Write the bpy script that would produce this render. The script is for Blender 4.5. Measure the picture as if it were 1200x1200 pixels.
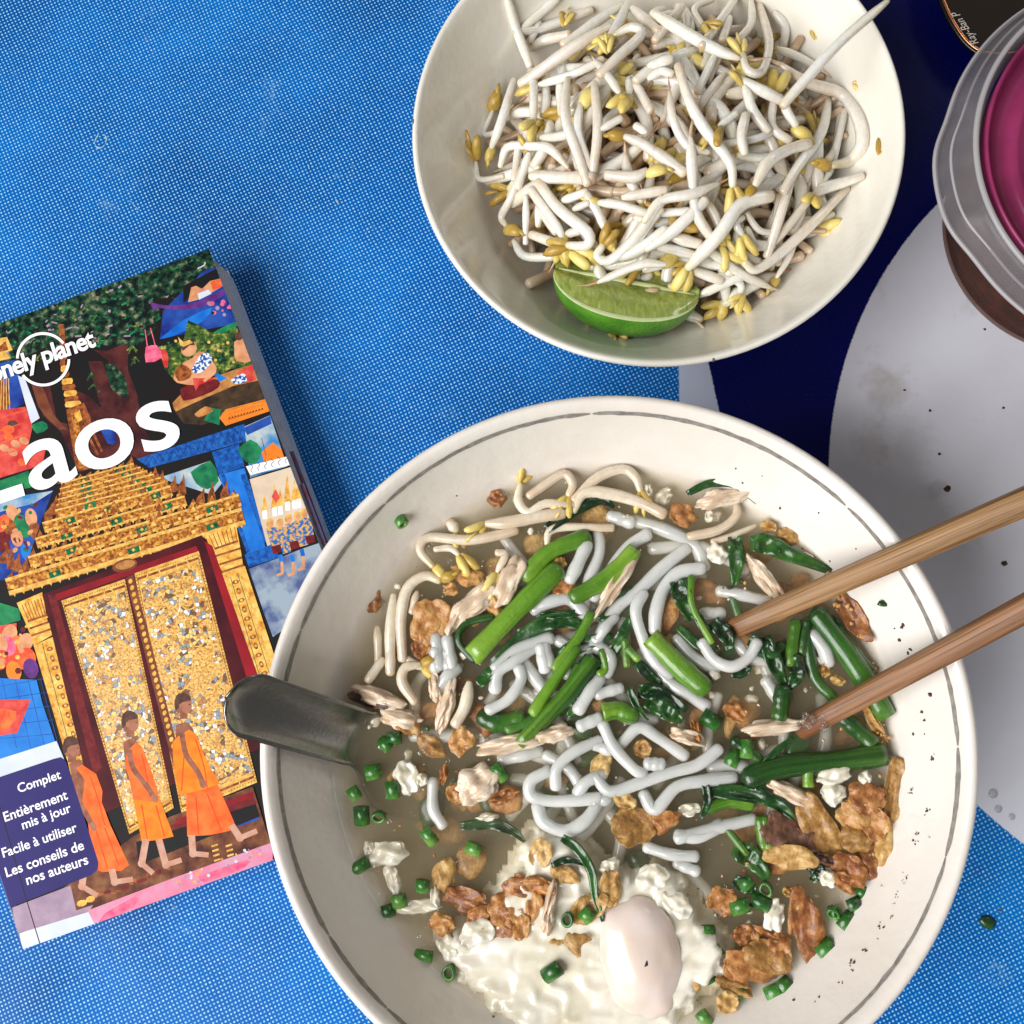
import bpy, bmesh, math, random
import numpy as np
from mathutils import Vector, Matrix, Quaternion, noise

for o in list(bpy.data.objects):
    bpy.data.objects.remove(o)
sc = bpy.context.scene
COL = sc.collection
PI = math.pi

# ------------------------------------------------------------------ camera
FPX, CAM_H, NADIR = 1300.0, 0.40, (660.0, 790.0)      # focal length in photo pixels, height over the table, plumb point
_d = Vector((NADIR[0] - 600, -(NADIR[1] - 600), -FPX)).normalized()
CQ = _d.rotation_difference(Vector((0, 0, -1)))
CR = CQ.to_matrix()
camd = bpy.data.cameras.new('camera')
camd.sensor_width = 36.0
camd.lens = 36.0 * FPX / 1200.0
camd.clip_start, camd.clip_end = 0.01, 20.0
cam = bpy.data.objects.new('camera', camd)
COL.objects.link(cam)
cam.location = (0, 0, CAM_H)
cam.rotation_mode = 'QUATERNION'
cam.rotation_quaternion = CQ
sc.camera = cam

# ------------------------------------------------------------------ light
w = bpy.data.worlds.new('World')
sc.world = w
w.use_nodes = True
bg = w.node_tree.nodes['Background']
bg.inputs[0].default_value = (1.0, 0.93, 0.86, 1)
bg.inputs[1].default_value = 0.165


def area(name, loc, aim, sx, sy, power, col):
    l = bpy.data.lights.new(name, 'AREA')
    l.shape = 'RECTANGLE'
    l.size, l.size_y = sx, sy
    l.energy = power
    l.color = col
    o = bpy.data.objects.new(name, l)
    COL.objects.link(o)
    o.location = loc
    o.rotation_mode = 'QUATERNION'
    o.rotation_quaternion = (Vector(aim) - Vector(loc)).to_track_quat('-Z', 'Y')
    return o


area('daylight_opening', (-0.84, -0.52, 1.02), (0, 0.03, 0.03), 1.25, 0.95, 31, (1.0, 0.985, 0.97))
area('daylight_far_side', (0.75, 1.05, 0.95), (0, 0.05, 0.03), 0.35, 0.25, 1.6, (0.95, 0.98, 1.0))

sc.view_settings.view_transform = 'Standard'
sc.view_settings.look = 'None'
sc.view_settings.exposure = 0.12
sc.view_settings.gamma = 1.0
sc.cycles.use_denoising = True
sc.cycles.max_bounces = 8
sc.cycles.diffuse_bounces = 3
sc.cycles.glossy_bounces = 3
sc.cycles.transmission_bounces = 6
sc.cycles.transparent_max_bounces = 12
sc.cycles.volume_bounces = 3
sc.cycles.caustics_reflective = False
sc.cycles.caustics_refractive = False
sc.cycles.sample_clamp_indirect = 4.0


# ------------------------------------------------------------------ projection of a photo pixel to a point at height z
def P(x, y, z):
    r = CR @ Vector((x - 600.0, -(y - 600.0), -FPX))
    s = (z - CAM_H) / r.z
    return Vector((r.x * s, r.y * s, z))


def M_PER_PX(z):
    return (CAM_H - z) / FPX


# close-up windows of the photograph that the traced paths were read from: x0, y0, zoom
ZONE = {'A': (420, 530, 4), 'B': (700, 530, 4), 'C': (400, 760, 4), 'D': (700, 760, 4), 'E': (400, 960, 4),
        'F': (680, 960, 4), 'G': (840, 880, 4), 'H': (850, 560, 3.43), 'S': (480, 0, 4), 'T': (760, 0, 4),
        'U': (480, 200, 4), 'V': (760, 200, 4), 'X': (0, 0, 1),
        'K': (0, 280, 3), 'L': (0, 540, 3), 'M': (0, 800, 3), 'N': (0, 370, 6), 'O': (160, 280, 5.4545), 'Q': (0, 600, 6),
        'R': (1000, 0, 3)}


def zpx(zone, p):
    x0, y0, k = ZONE[zone]
    return (x0 + p[0] / k, y0 + p[1] / k)


# ------------------------------------------------------------------ materials
def srgb(r, g, b):
    def f(c):
        c /= 255.0
        return c / 12.92 if c <= 0.04045 else ((c + 0.055) / 1.055) ** 2.4
    return (f(r), f(g), f(b), 1.0)


class NT:
    def __init__(self, name):
        self.m = bpy.data.materials.new(name)
        self.m.use_nodes = True
        self.t = self.m.node_tree
        self.b = self.t.nodes['Principled BSDF']
        self.out = self.t.nodes['Material Output']
        self._co = None

    def n(self, kind, **kw):
        nd = self.t.nodes.new(kind)
        for k, v in kw.items():
            if k.startswith('i_'):
                key = k[2:].replace('_', ' ')
                nd.inputs[key].default_value = v
            else:
                setattr(nd, k, v)
        return nd

    def l(self, a, b):
        self.t.links.new(a, b)

    def co(self):
        if self._co is None:
            self._co = self.n('ShaderNodeTexCoord').outputs['Object']
        return self._co

    def noise(self, scale, detail=4, rough=0.55, dist=0.0, vec=None):
        nd = self.n('ShaderNodeTexNoise', i_Scale=scale, i_Detail=detail, i_Roughness=rough, i_Distortion=dist)
        self.l(vec or self.co(), nd.inputs['Vector'])
        return nd.outputs['Fac']

    def ramp(self, fac, stops, interp='LINEAR'):
        nd = self.n('ShaderNodeValToRGB')
        cr = nd.color_ramp
        cr.interpolation = interp
        while len(cr.elements) < len(stops):
            cr.elements.new(0.5)
        for e, (p, c) in zip(cr.elements, stops):
            e.position = p
            e.color = c
        self.l(fac, nd.inputs['Fac'])
        return nd.outputs['Color']

    def math(self, op, a, b=None, c=None, clamp=False):
        nd = self.n('ShaderNodeMath', operation=op, use_clamp=clamp)
        for i, v in enumerate((a, b, c)):
            if v is None:
                continue
            if isinstance(v, (int, float)):
                nd.inputs[i].default_value = v
            else:
                self.l(v, nd.inputs[i])
        return nd.outputs[0]

    def mix(self, fac, a, b, mode='MIX'):
        nd = self.n('ShaderNodeMix', data_type='RGBA', blend_type=mode)
        for i, v in ((0, fac), (6, a), (7, b)):
            if isinstance(v, (int, float, tuple)):
                nd.inputs[i].default_value = v
            else:
                self.l(v, nd.inputs[i])
        return nd.outputs[2]

    def bump(self, h, strength, dist=0.001):
        nd = self.n('ShaderNodeBump', i_Strength=strength, i_Distance=dist)
        self.l(h, nd.inputs['Height'])
        self.l(nd.outputs[0], self.b.inputs['Normal'])
        return nd.outputs[0]

    def set(self, **kw):
        for k, v in kw.items():
            self.b.inputs[k.replace('_', ' ')].default_value = v
        return self


def pm(name, c1, c2=None, scale=300, rough=0.5, bump=0.0, bscale=None, sss=0.0, sss_r=(1, .7, .5), sss_s=0.002,
       coat=0.0, metal=0.0, spec=0.5, c3=None, lo=0.35, hi=0.65, detail=4, perobj=0.0):
    t = NT(name)
    if c2 is None:
        t.b.inputs['Base Color'].default_value = c1
    else:
        f = t.noise(scale, detail)
        if perobj:
            oi = t.n('ShaderNodeObjectInfo').outputs['Random']
            f = t.math('ADD', f, t.math('MULTIPLY', t.math('SUBTRACT', oi, 0.5), perobj))
        st = [(lo, c1), (hi, c2)] if c3 is None else [(lo, c1), ((lo + hi) / 2, c2), (hi, c3)]
        t.l(t.ramp(f, st), t.b.inputs['Base Color'])
    t.set(Roughness=rough, Metallic=metal, Specular_IOR_Level=spec)
    if coat:
        t.set(Coat_Weight=coat, Coat_Roughness=0.06)
    if sss:
        t.set(Subsurface_Weight=sss, Subsurface_Scale=sss_s)
        t.b.inputs['Subsurface Radius'].default_value = sss_r
    if bump:
        t.bump(t.noise(bscale or scale, 5), bump, 0.001)
    return t.m


def streak(name, stops, base2, amount, ucount=7.0, vcount=1.5, rough=.25, bump=.2, sss=.1, sss_s=.001, coat=.6, perobj=.3, fine=500, vmul=None):
    """colour that runs along a tube (stops over its length) with lengthwise fibres"""
    t = NT(name)
    uv = t.n('ShaderNodeUVMap', uv_map='along')
    sep = t.n('ShaderNodeSeparateXYZ'); t.l(uv.outputs[0], sep.inputs[0])
    oi = t.n('ShaderNodeObjectInfo').outputs['Random']
    v_ = t.math('ADD', sep.outputs[1], t.math('MULTIPLY', t.math('SUBTRACT', t.noise(160, 3), 0.5), 0.35))
    col = t.ramp(v_, stops)
    cb = t.n('ShaderNodeCombineXYZ')
    t.l(t.math('MULTIPLY', sep.outputs[0], ucount), cb.inputs[0]); t.l(t.math('MULTIPLY', sep.outputs[1], vcount), cb.inputs[1]); t.l(t.math('MULTIPLY', oi, 40.0), cb.inputs[2])
    fib = t.noise(1.0, 4, .6, .2, cb.outputs[0])
    k = t.math('ADD', fib, t.math('MULTIPLY', t.math('SUBTRACT', oi, 0.5), perobj))
    f2 = t.ramp(k, [(0.40, (0, 0, 0, 1)), (0.72, (1, 1, 1, 1))])
    col = t.mix(t.math('MULTIPLY', f2, amount), col, base2)
    bl = t.ramp(t.noise(fine, 3), [(0.35, (.86, .86, .84, 1)), (0.6, (1, 1, 1, 1))])
    col = t.mix(0.7, col, bl, 'MULTIPLY')
    t.l(col, t.b.inputs['Base Color'])
    t.set(Roughness=rough, Coat_Weight=coat, Coat_Roughness=0.06, Subsurface_Weight=sss, Subsurface_Scale=sss_s)
    t.b.inputs['Subsurface Radius'].default_value = (1, .8, .6)
    t.bump(t.math('ADD', fib, t.math('MULTIPLY', t.noise(700, 2), 0.5)), bump, .0006)
    return t.m


def see_through(m, amount):
    """let part of the light pass straight through a thin or watery thing"""
    nt = m.node_tree
    b, out = nt.nodes['Principled BSDF'], nt.nodes['Material Output']
    tr, mx = nt.nodes.new('ShaderNodeBsdfTransparent'), nt.nodes.new('ShaderNodeMixShader')
    mx.inputs[0].default_value = amount
    nt.links.new(b.outputs[0], mx.inputs[1]); nt.links.new(tr.outputs[0], mx.inputs[2]); nt.links.new(mx.outputs[0], out.inputs['Surface'])
    return m


# ------------------------------------------------------------------ objects
def tag(o, label=None, cat=None, group=None, kind=None):
    if label: o['label'] = label
    if cat: o['category'] = cat
    if group: o['group'] = group
    if kind: o['kind'] = kind
    return o


def link(name, me, mat=None, parent=None, loc=None, smooth=True):
    if mat is not None and len(me.materials) == 0:
        for m in (mat if isinstance(mat, (list, tuple)) else [mat]):
            me.materials.append(m)
    if smooth and len(me.polygons):
        me.polygons.foreach_set('use_smooth', [True] * len(me.polygons))
    o = bpy.data.objects.new(name, me)
    COL.objects.link(o)
    if loc is not None:
        o.location = loc
    if parent is not None:
        o.parent = parent
    return o


def mesh(name, v, f, recalc=True):
    me = bpy.data.meshes.new(name)
    me.from_pydata([tuple(p) for p in v], [], f)
    me.validate()
    if recalc:
        bm = bmesh.new()
        bm.from_mesh(me)
        bmesh.ops.recalc_face_normals(bm, faces=bm.faces)
        bm.to_mesh(me)
        bm.free()
    me.update()
    return me


def empty(name, loc=(0, 0, 0)):
    o = bpy.data.objects.new(name, None)
    o.empty_display_size = 0.01
    COL.objects.link(o)
    o.location = loc
    return o


def catmull(pts, n=5):
    pts = [Vector(p) for p in pts]
    if len(pts) == 2:
        return [pts[0].lerp(pts[1], i / (2 * n)) for i in range(2 * n + 1)]
    q = [pts[0] * 2 - pts[1]] + pts + [pts[-1] * 2 - pts[-2]]
    out = []
    for i in range(1, len(q) - 2):
        a, b, c, d = q[i - 1:i + 3]
        for k in range(n):
            t = k / n
            out.append(0.5 * ((2 * b) + (c - a) * t + (2 * a - 5 * b + 4 * c - d) * t * t + (3 * b - a - 3 * c + d) * t ** 3))
    out.append(pts[-1])
    return out


def tube(path, rad, seg=8, squash=1.0, round_ends=(1, 1), hollow=0.0):
    """closed tube along a list of points; rad = number or function of 0..1"""
    rf = rad if callable(rad) else (lambda t: rad)
    n = len(path)
    pts, rs = [], []
    L = [0.0]
    for i in range(1, n):
        L.append(L[-1] + (path[i] - path[i - 1]).length)
    T = max(L[-1], 1e-9)
    for i in range(n):
        pts.append(path[i]); rs.append(rf(L[i] / T))
    # rounded caps
    if round_ends[0]:
        d = (pts[0] - pts[1]).normalized(); r = rs[0]; p = pts[0]
        pts = [p + d * r * .62, p + d * r * .42] + pts; rs = [r * .3, r * .78] + rs
    if round_ends[1]:
        d = (pts[-1] - pts[-2]).normalized(); r = rs[-1]; p = pts[-1]
        pts = pts + [p + d * r * .42, p + d * r * .62]; rs = rs + [r * .78, r * .3]
    v, f = [], []
    up = Vector((0, 0, 1))
    for i, p in enumerate(pts):
        a = pts[max(i - 1, 0)]; b = pts[min(i + 1, len(pts) - 1)]
        t = (b - a).normalized()
        s = t.cross(up)
        if s.length < 1e-4:
            s = Vector((1, 0, 0))
        s.normalize()
        u = s.cross(t).normalized()
        for k in range(seg):
            an = 2 * PI * k / seg - PI / 2
            v.append(p + s * (math.cos(an) * rs[i]) + u * (math.sin(an) * rs[i] * squash))
    m = len(pts)
    for i in range(m - 1):
        for k in range(seg):
            k2 = (k + 1) % seg
            f.append((i * seg + k, i * seg + k2, (i + 1) * seg + k2, (i + 1) * seg + k))
    f.append(tuple(range(seg - 1, -1, -1)))
    if hollow:
        # a recessed bore at the far end
        base = (m - 1) * seg
        c = pts[-1]; t = (pts[-1] - pts[-2]).normalized()
        o1 = len(v)
        for k in range(seg):
            v.append(c + (v[base + k] - c) * hollow)
        o2 = len(v)
        for k in range(seg):
            v.append(c + (v[base + k] - c) * hollow * .8 - t * rs[-1] * 1.6)
        for k in range(seg):
            k2 = (k + 1) % seg
            f.append((base + k, base + k2, o1 + k2, o1 + k))
            f.append((o1 + k, o1 + k2, o2 + k2, o2 + k))
        f.append(tuple(o2 + k for k in range(seg)))
    else:
        f.append(tuple((m - 1) * seg + k for k in range(seg)))
    return v, f


def lathe(profile, seg=96, axis=(0, 0), closed=False):
    v, f = [], []
    for r, z in profile:
        for k in range(seg):
            a = 2 * PI * k / seg
            v.append((axis[0] + r * math.cos(a), axis[1] + r * math.sin(a), z))
    n = len(profile)
    for i in range(n - 1):
        for k in range(seg):
            k2 = (k + 1) % seg
            f.append((i * seg + k, i * seg + k2, (i + 1) * seg + k2, (i + 1) * seg + k))
    if closed:
        f.append(tuple(range(seg - 1, -1, -1)))
        f.append(tuple((n - 1) * seg + k for k in range(seg)))
    return v, f


_ico = {}


def ico(sub):
    if sub not in _ico:
        bm = bmesh.new()
        bmesh.ops.create_icosphere(bm, subdivisions=sub, radius=1)
        _ico[sub] = ([v.co.copy() for v in bm.verts], [tuple(v.index for v in f.verts) for f in bm.faces])
        bm.free()
    return _ico[sub]


def blob(sx, sy, sz, amp=0.25, freq=1.5, seed=0, sub=2, flat=0.0, cup=0.0):
    """irregular lump; half sizes sx, sy, sz"""
    vs, fs = ico(sub)
    off = Vector((seed * 7.13 % 91, seed * 3.7 % 53, seed * 1.9 % 37))
    out = []
    for p in vs:
        q = p * freq + off
        k = 1 + amp * (noise.noise(q) * 1.6 + 0.6 * noise.noise(q * 2.3))
        x, y, z = p.x * k * sx, p.y * k * sy, p.z * k * sz
        z += cup * ((x / sx) ** 2 + (y / sy) ** 2 * 0.5) * sz
        if flat:
            z += flat * noise.noise(Vector((x / sx, y / sy, 0)) * 1.7 + off) * sz
        out.append(Vector((x, y, z)))
    return out, fs


def ribbon(path, width, thick=0.0003, fold=0.25, wob=0.0, seed=0):
    """leaf blade: path points, width function of 0..1; closed thin solid with a midrib fold and wavy edges"""
    n = len(path)
    v, f = [], []
    C = 5
    for i, p in enumerate(path):
        t = i / (n - 1)
        a = path[max(i - 1, 0)]; b = path[min(i + 1, n - 1)]
        d = (b - a).normalized()
        s = d.cross(Vector((0, 0, 1)))
        if s.length < 1e-4: s = Vector((1, 0, 0))
        s.normalize()
        u = s.cross(d).normalized()
        w_ = max(width(t), 1e-5)
        for top in (1, 0):
            for c in range(C):
                k = c / (C - 1) * 2 - 1
                h = fold * abs(k) * w_ * .5 + wob * w_ * noise.noise(Vector((t * 5 + seed, k * 1.5, seed * .37)))
                v.append(p + s * (k * w_ / 2) + u * (h + (thick / 2 if top else -thick / 2)))
    R2 = 2 * C
    for i in range(n - 1):
        a, b = i * R2, (i + 1) * R2
        for c in range(C - 1):
            f.append((a + c, a + c + 1, b + c + 1, b + c))
            f.append((a + C + c + 1, a + C + c, b + C + c, b + C + c + 1))
        f.append((a + C, a, b, b + C))
        f.append((a + C - 1, a + 2 * C - 1, b + 2 * C - 1, b + C - 1))
    f.append(tuple(range(C)) + tuple(range(2 * C - 1, C - 1, -1)))
    e = (n - 1) * R2
    f.append(tuple(e + k for k in range(C - 1, -1, -1)) + tuple(e + k for k in range(C, 2 * C)))
    return v, f


def add_uv(me, seg, m):
    """u round the tube, v along it"""
    uv = me.uv_layers.new(name='along')
    n = m * seg
    dat = []
    for lp in me.loops:
        i = lp.vertex_index
        if i < n:
            dat += [(i % seg) / seg, (i // seg) / (m - 1)]
        else:
            dat += [0.5, 1.0]
    uv.data.foreach_set('uv', dat)


def place(name, vf, mat, parent=None, label=None, cat=None, group=None, kind=None, recenter=True, smooth=True, world=True, uvseg=0, uvrows=0):
    """one mesh object whose origin sits at the middle of its shape"""
    v, f = vf
    v = [Vector(p) for p in v]
    c = Vector((0, 0, 0))
    if recenter:
        c = sum(v, Vector((0, 0, 0))) / len(v)
    me = mesh(name, [p - c for p in v], f)
    if uvseg:
        add_uv(me, uvseg, uvrows)
    if parent is not None and world:
        pl = parent.location.copy()
        if parent.parent is not None: pl += parent.parent.location
        o = link(name, me, mat, parent, loc=c - pl, smooth=smooth)
    else:
        o = link(name, me, mat, parent, loc=c, smooth=smooth)
    return tag(o, label, cat, group, kind)

# =================================================================== TABLECLOTH
def make_cloth_material():
    t = NT('printed_oilcloth')
    co = t.co()
    sep = t.n('ShaderNodeSeparateXYZ'); t.l(co, sep.inputs[0])
    x, y = sep.outputs[0], sep.outputs[1]
    # small wobble of the printed edges
    nz = t.noise(900, 2)
    wob = t.math('MULTIPLY', t.math('SUBTRACT', nz, 0.5), 0.0007)
    # halftone weave: square lattice turned by 26 degrees
    ang, sp = math.radians(26), 0.001415
    nl = t.math('MULTIPLY', t.math('SUBTRACT', t.noise(14, 2), 0.5), 0.006)
    ca, sa = math.cos(ang), math.sin(ang)
    u = t.math('ADD', t.math('ADD', t.math('MULTIPLY', x, ca), t.math('MULTIPLY', y, sa)), nl)
    v = t.math('SUBTRACT', t.math('MULTIPLY', y, ca), t.math('MULTIPLY', x, sa))
    def tri(k):
        return t.math('ABSOLUTE', t.math('SUBTRACT', t.math('FRACT', t.math('DIVIDE', k, sp)), 0.5))
    du, dv = tri(u), tri(v)
    dist = t.math('SQRT', t.math('ADD', t.math('MULTIPLY', du, du), t.math('MULTIPLY', dv, dv)))
    jit = t.math('MULTIPLY', t.math('SUBTRACT', t.noise(700, 1), 0.5), 0.22)
    dot = t.ramp(t.math('ADD', dist, jit), [(0.15, (1, 1, 1, 1)), (0.31, (0, 0, 0, 1))])
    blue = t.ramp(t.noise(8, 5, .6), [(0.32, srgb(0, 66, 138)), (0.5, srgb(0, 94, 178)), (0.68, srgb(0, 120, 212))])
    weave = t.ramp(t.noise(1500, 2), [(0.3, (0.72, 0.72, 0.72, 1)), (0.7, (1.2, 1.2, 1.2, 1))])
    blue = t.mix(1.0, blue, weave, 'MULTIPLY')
    dotc = t.ramp(t.noise(400, 2), [(0.3, srgb(92, 184, 236)), (0.7, srgb(170, 226, 250))])
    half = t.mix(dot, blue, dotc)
    # pale scuffs worn into the print
    sc1 = t.ramp(t.noise(38, 6, 0.7), [(0.60, (0, 0, 0, 1)), (0.74, (1, 1, 1, 1))])
    sc2 = t.ramp(t.noise(520, 3, 0.6), [(0.45, (0, 0, 0, 1)), (0.62, (1, 1, 1, 1))])
    half = t.mix(t.math('MULTIPLY', t.math('MULTIPLY', sc1, sc2), 0.55), half, srgb(140, 185, 205))
    # navy field
    nv = t.ramp(t.noise(2200, 2), [(0.66, srgb(2, 8, 84)), (0.74, srgb(60, 72, 135))])
    # white disc with grime
    wd = t.ramp(t.noise(26, 5, 0.6), [(0.3, srgb(220, 221, 231)), (0.7, srgb(230, 232, 243))])
    st = t.ramp(t.noise(48, 6, 0.65), [(0.60, (0, 0, 0, 1)), (0.74, (1, 1, 1, 1))])
    wd = t.mix(t.math('MULTIPLY', st, 0.28), wd, srgb(150, 138, 120))
    sk = t.ramp(t.noise(420, 3, 0.6), [(0.73, (0, 0, 0, 1)), (0.77, (1, 1, 1, 1))])
    sk2 = t.ramp(t.noise(60, 3, 0.5), [(0.5, (0, 0, 0, 1)), (0.66, (1, 1, 1, 1))])
    wd = t.mix(t.math('MULTIPLY', t.math('MULTIPLY', sk, sk2), 0.8), wd, srgb(60, 62, 70))
    # a few named stains
    for (px, py, r, c, a) in ((1038, 455, 0.011, (150, 132, 104), 0.30), (1095, 575, 0.005, (90, 88, 92), 0.22),
                              (1060, 520, 0.012, (140, 130, 125), 0.18), (1020, 520, 0.008, (165, 150, 135), 0.25)):
        p = P(px, py, 0)
        dx = t.math('SUBTRACT', x, p.x); dy = t.math('SUBTRACT', y, p.y)
        dd = t.math('SQRT', t.math('ADD', t.math('MULTIPLY', dx, dx), t.math('MULTIPLY', dy, dy)))
        dd = t.math('ADD', dd, t.math('MULTIPLY', t.math('SUBTRACT', t.noise(170, 4), 0.5), r * 1.8))
        k = t.n('ShaderNodeMapRange', i_From_Min=r, i_From_Max=r * 0.35); t.l(dd, k.inputs[0])
        wd = t.mix(t.math('MULTIPLY', k.outputs[0], a), wd, srgb(*c))
    def step(val, soft=0.00025):
        k = t.n('ShaderNodeMapRange', i_From_Min=-soft, i_From_Max=soft); t.l(t.math('ADD', val, wob), k.inputs[0])
        return k.outputs[0]
    cx, cy, cr = 0.2505, 0.0662, 0.1544
    dx = t.math('SUBTRACT', x, cx); dy = t.math('SUBTRACT', y, cy)
    dc = t.math('SQRT', t.math('ADD', t.math('MULTIPLY', dx, dx), t.math('MULTIPLY', dy, dy)))
    in_disc = step(t.math('SUBTRACT', cr, dc))
    # the stripe's right edge leans: x = 0.0539 - (y-0.1139)*0.193
    edge = t.math('SUBTRACT', t.math('SUBTRACT', x, 0.0539), t.math('MULTIPLY', t.math('SUBTRACT', y, 0.1139), -0.193))
    above = step(t.math('SUBTRACT', y, 0.0))
    in_navy = t.math('MULTIPLY', step(edge), above)
    in_stripe = t.math('MULTIPLY', step(t.math('SUBTRACT', x, 0.0430)), above)
    col = t.mix(in_stripe, half, srgb(206, 212, 230))
    col = t.mix(in_navy, col, nv)
    col = t.mix(in_disc, col, wd)
    t.l(col, t.b.inputs['Base Color'])
    rr = t.ramp(t.noise(30, 4), [(0.3, (.42, .42, .42, 1)), (0.7, (.6, .6, .6, 1))])
    t.l(rr, t.b.inputs['Roughness'])
    t.set(Specular_IOR_Level=0.12)
    h = t.math('ADD', t.math('MULTIPLY', t.noise(7, 2), 9.0), t.math('MULTIPLY', t.noise(900, 2), 0.08))
    t.bump(h, 0.35, 0.0012)
    return t.m


g = 40
v = [(-0.8 + 1.6 * i / g, -0.7 + 1.6 * j / g, 0.0) for j in range(g + 1) for i in range(g + 1)]
f = [(j * (g + 1) + i, j * (g + 1) + i + 1, (j + 1) * (g + 1) + i + 1, (j + 1) * (g + 1) + i) for j in range(g) for i in range(g)]
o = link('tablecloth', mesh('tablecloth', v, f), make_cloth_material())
tag(o, 'blue halftone tablecloth with navy field and white disc print', None, kind='structure')

# =================================================================== SOUP BOWL
def ceramic(name, c, dirt, warm):
    t = NT(name)
    base = t.ramp(t.noise(24, 5, 0.6), [(0.3, c), (0.75, warm)])
    sp = t.ramp(t.noise(700, 3, 0.55), [(0.76, (0, 0, 0, 1)), (0.80, (1, 1, 1, 1))])
    col = t.mix(t.math('MULTIPLY', sp, 0.35), base, dirt)
    t.l(col, t.b.inputs['Base Color'])
    t.set(Roughness=0.16, Specular_IOR_Level=0.5, Coat_Weight=0.4, Coat_Roughness=0.05)
    t.bump(t.math('ADD', t.math('MULTIPLY', t.noise(60, 3), 1.0), t.math('MULTIPLY', t.noise(420, 3), 0.16)), 0.4, 0.0012)
    return t.m


BX, BY = 0.0146, -0.0200
Z_RIM, Z_SOUP = 0.0720, 0.0520
SOUP_IN = [(0.0, .0120), (.030, .0125), (.050, .0185), (.066, .030), (.0775, .041), (.0855, .0505), (.0920, .0590), (.0965, .0655), (.0992, .0697), (.1004, .0712)]
SOUP_LIP = [(.1012, .0719), (.1021, .0722), (.1031, .0719), (.1037, .0711), (.1036, .0700)]
SOUP_OUT = [(.1015, .0670), (.0975, .0600), (.0905, .0495), (.081, .0375), (.068, .0245), (.055, .0135), (.050, .0080), (.0485, .0008), (.0478, .0), (.0440, .0), (.0432, .0008), (.0425, .0060), (0.0, .0065)]


def dense(pr, n=3):
    pts = catmull([Vector((r, z, 0)) for r, z in pr], n)
    return [(max(p.x, 0.0), p.y) for p in pts]


def bowl_mesh(inn, lip, out, axis, seg=160):
    prof = dense(inn, 3)[:-1] + dense(lip, 2)[:-1] + dense(out, 2)
    prof[0] = (0.0004, prof[0][1]); prof[-1] = (0.0004, prof[-1][1])
    return lathe(prof, seg, axis, closed=True)


cer_soup = ceramic('glazed_white_ceramic', srgb(232, 227, 221), srgb(120, 96, 80), srgb(222, 214, 204))
sb = empty('soup_bowl', (BX, BY, 0))
tag(sb, 'large white ceramic bowl of noodle soup with thin grey ring inside its lip', 'bowl')
v, f = bowl_mesh(SOUP_IN, SOUP_LIP, SOUP_OUT, (0, 0))
link('bowl_wall', mesh('bowl_wall', v, f), cer_soup, sb)


def prof_z(inn, r):
    rs = [p[0] for p in inn]; zs = [p[1] for p in inn]
    return float(np.interp(r, rs, zs))


# worn grey ring: a band of short arcs lying on the glaze
ring_mat = pm('worn_grey_band', srgb(120, 116, 112), srgb(150, 146, 140), scale=500, rough=0.3)
random.seed(5)
IN_D = dense(SOUP_IN, 3)


def on_glaze(r, lift=0.00025):
    z = prof_z(IN_D, r); z2 = prof_z(IN_D, r + .0004)
    nx, nz = -(z2 - z), .0004
    l = math.hypot(nx, nz)
    return r + nx / l * lift, z + nz / l * lift


a = 0.0
while a < 2 * PI - 0.02:
    ln = random.uniform(0.25, 1.1)
    gap = random.choice((0.003, 0.004, 0.009))
    a2 = min(a + ln, 2 * PI - 0.006)
    n = max(3, int((a2 - a) / 0.02))
    v, f = [], []
    wd = random.uniform(0.00036, 0.0005)
    for i in range(n + 1):
        th = a + (a2 - a) * i / n
        jj = 0.0001 * noise.noise(Vector((th * 20, 0, 0)))
        ww = wd * (.75 + .6 * abs(noise.noise(Vector((th * 34, 3, 0))))) * min(1, .35 + min(i, n - i) * .4)
        for k in (-1, 1):
            r, z = on_glaze(.0988 + jj + k * ww)
            v.append((r * math.cos(th), r * math.sin(th), z))
    for i in range(n):
        f.append((2 * i, 2 * i + 1, 2 * i + 3, 2 * i + 2))
    link('painted_ring_arc', mesh('painted_ring_arc', v, f), ring_mat, sb)
    a = a2 + gap

# ------------------------------------------------------------------ broth: cloudy liquid filling the bowl
t = NT('cloudy_broth')
t.t.nodes.remove(t.b)
tr = t.n('ShaderNodeBsdfTransparent')
gl = t.n('ShaderNodeBsdfGlossy', i_Roughness=0.04)
fr = t.n('ShaderNodeFresnel', i_IOR=1.36)
bp = t.n('ShaderNodeBump', i_Strength=0.5, i_Distance=0.0012)
t.l(t.math('ADD', t.noise(130, 3), t.math('MULTIPLY', t.noise(900, 2), 0.06)), bp.inputs['Height'])
t.l(bp.outputs[0], gl.inputs['Normal']); t.l(bp.outputs[0], fr.inputs['Normal'])
mx = t.n('ShaderNodeMixShader')
geo = t.n('ShaderNodeNewGeometry')
t.l(t.math('MULTIPLY', fr.outputs[0], t.math('SUBTRACT', 1.0, geo.outputs['Backfacing'])), mx.inputs[0]); t.l(tr.outputs[0], mx.inputs[1]); t.l(gl.outputs[0], mx.inputs[2])
t.l(mx.outputs[0], t.out.inputs['Surface'])
vol = t.n('ShaderNodeVolumePrincipled')
vol.inputs['Color'].default_value = (0.925, 0.840, 0.635, 1)
vol.inputs['Density'].default_value = 85.0
vol.inputs['Anisotropy'].default_value = 0.35
t.l(vol.outputs[0], t.out.inputs['Volume'])
broth_mat = t.m
r_s = float(np.interp(Z_SOUP, [p[1] for p in IN_D], [p[0] for p in IN_D]))
pr = []
for r, z in IN_D:
    if z < Z_SOUP - 0.001:
        pr.append((r + 0.0003, z - 0.0003))
pr[0] = (0.0005, pr[0][1])
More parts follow.
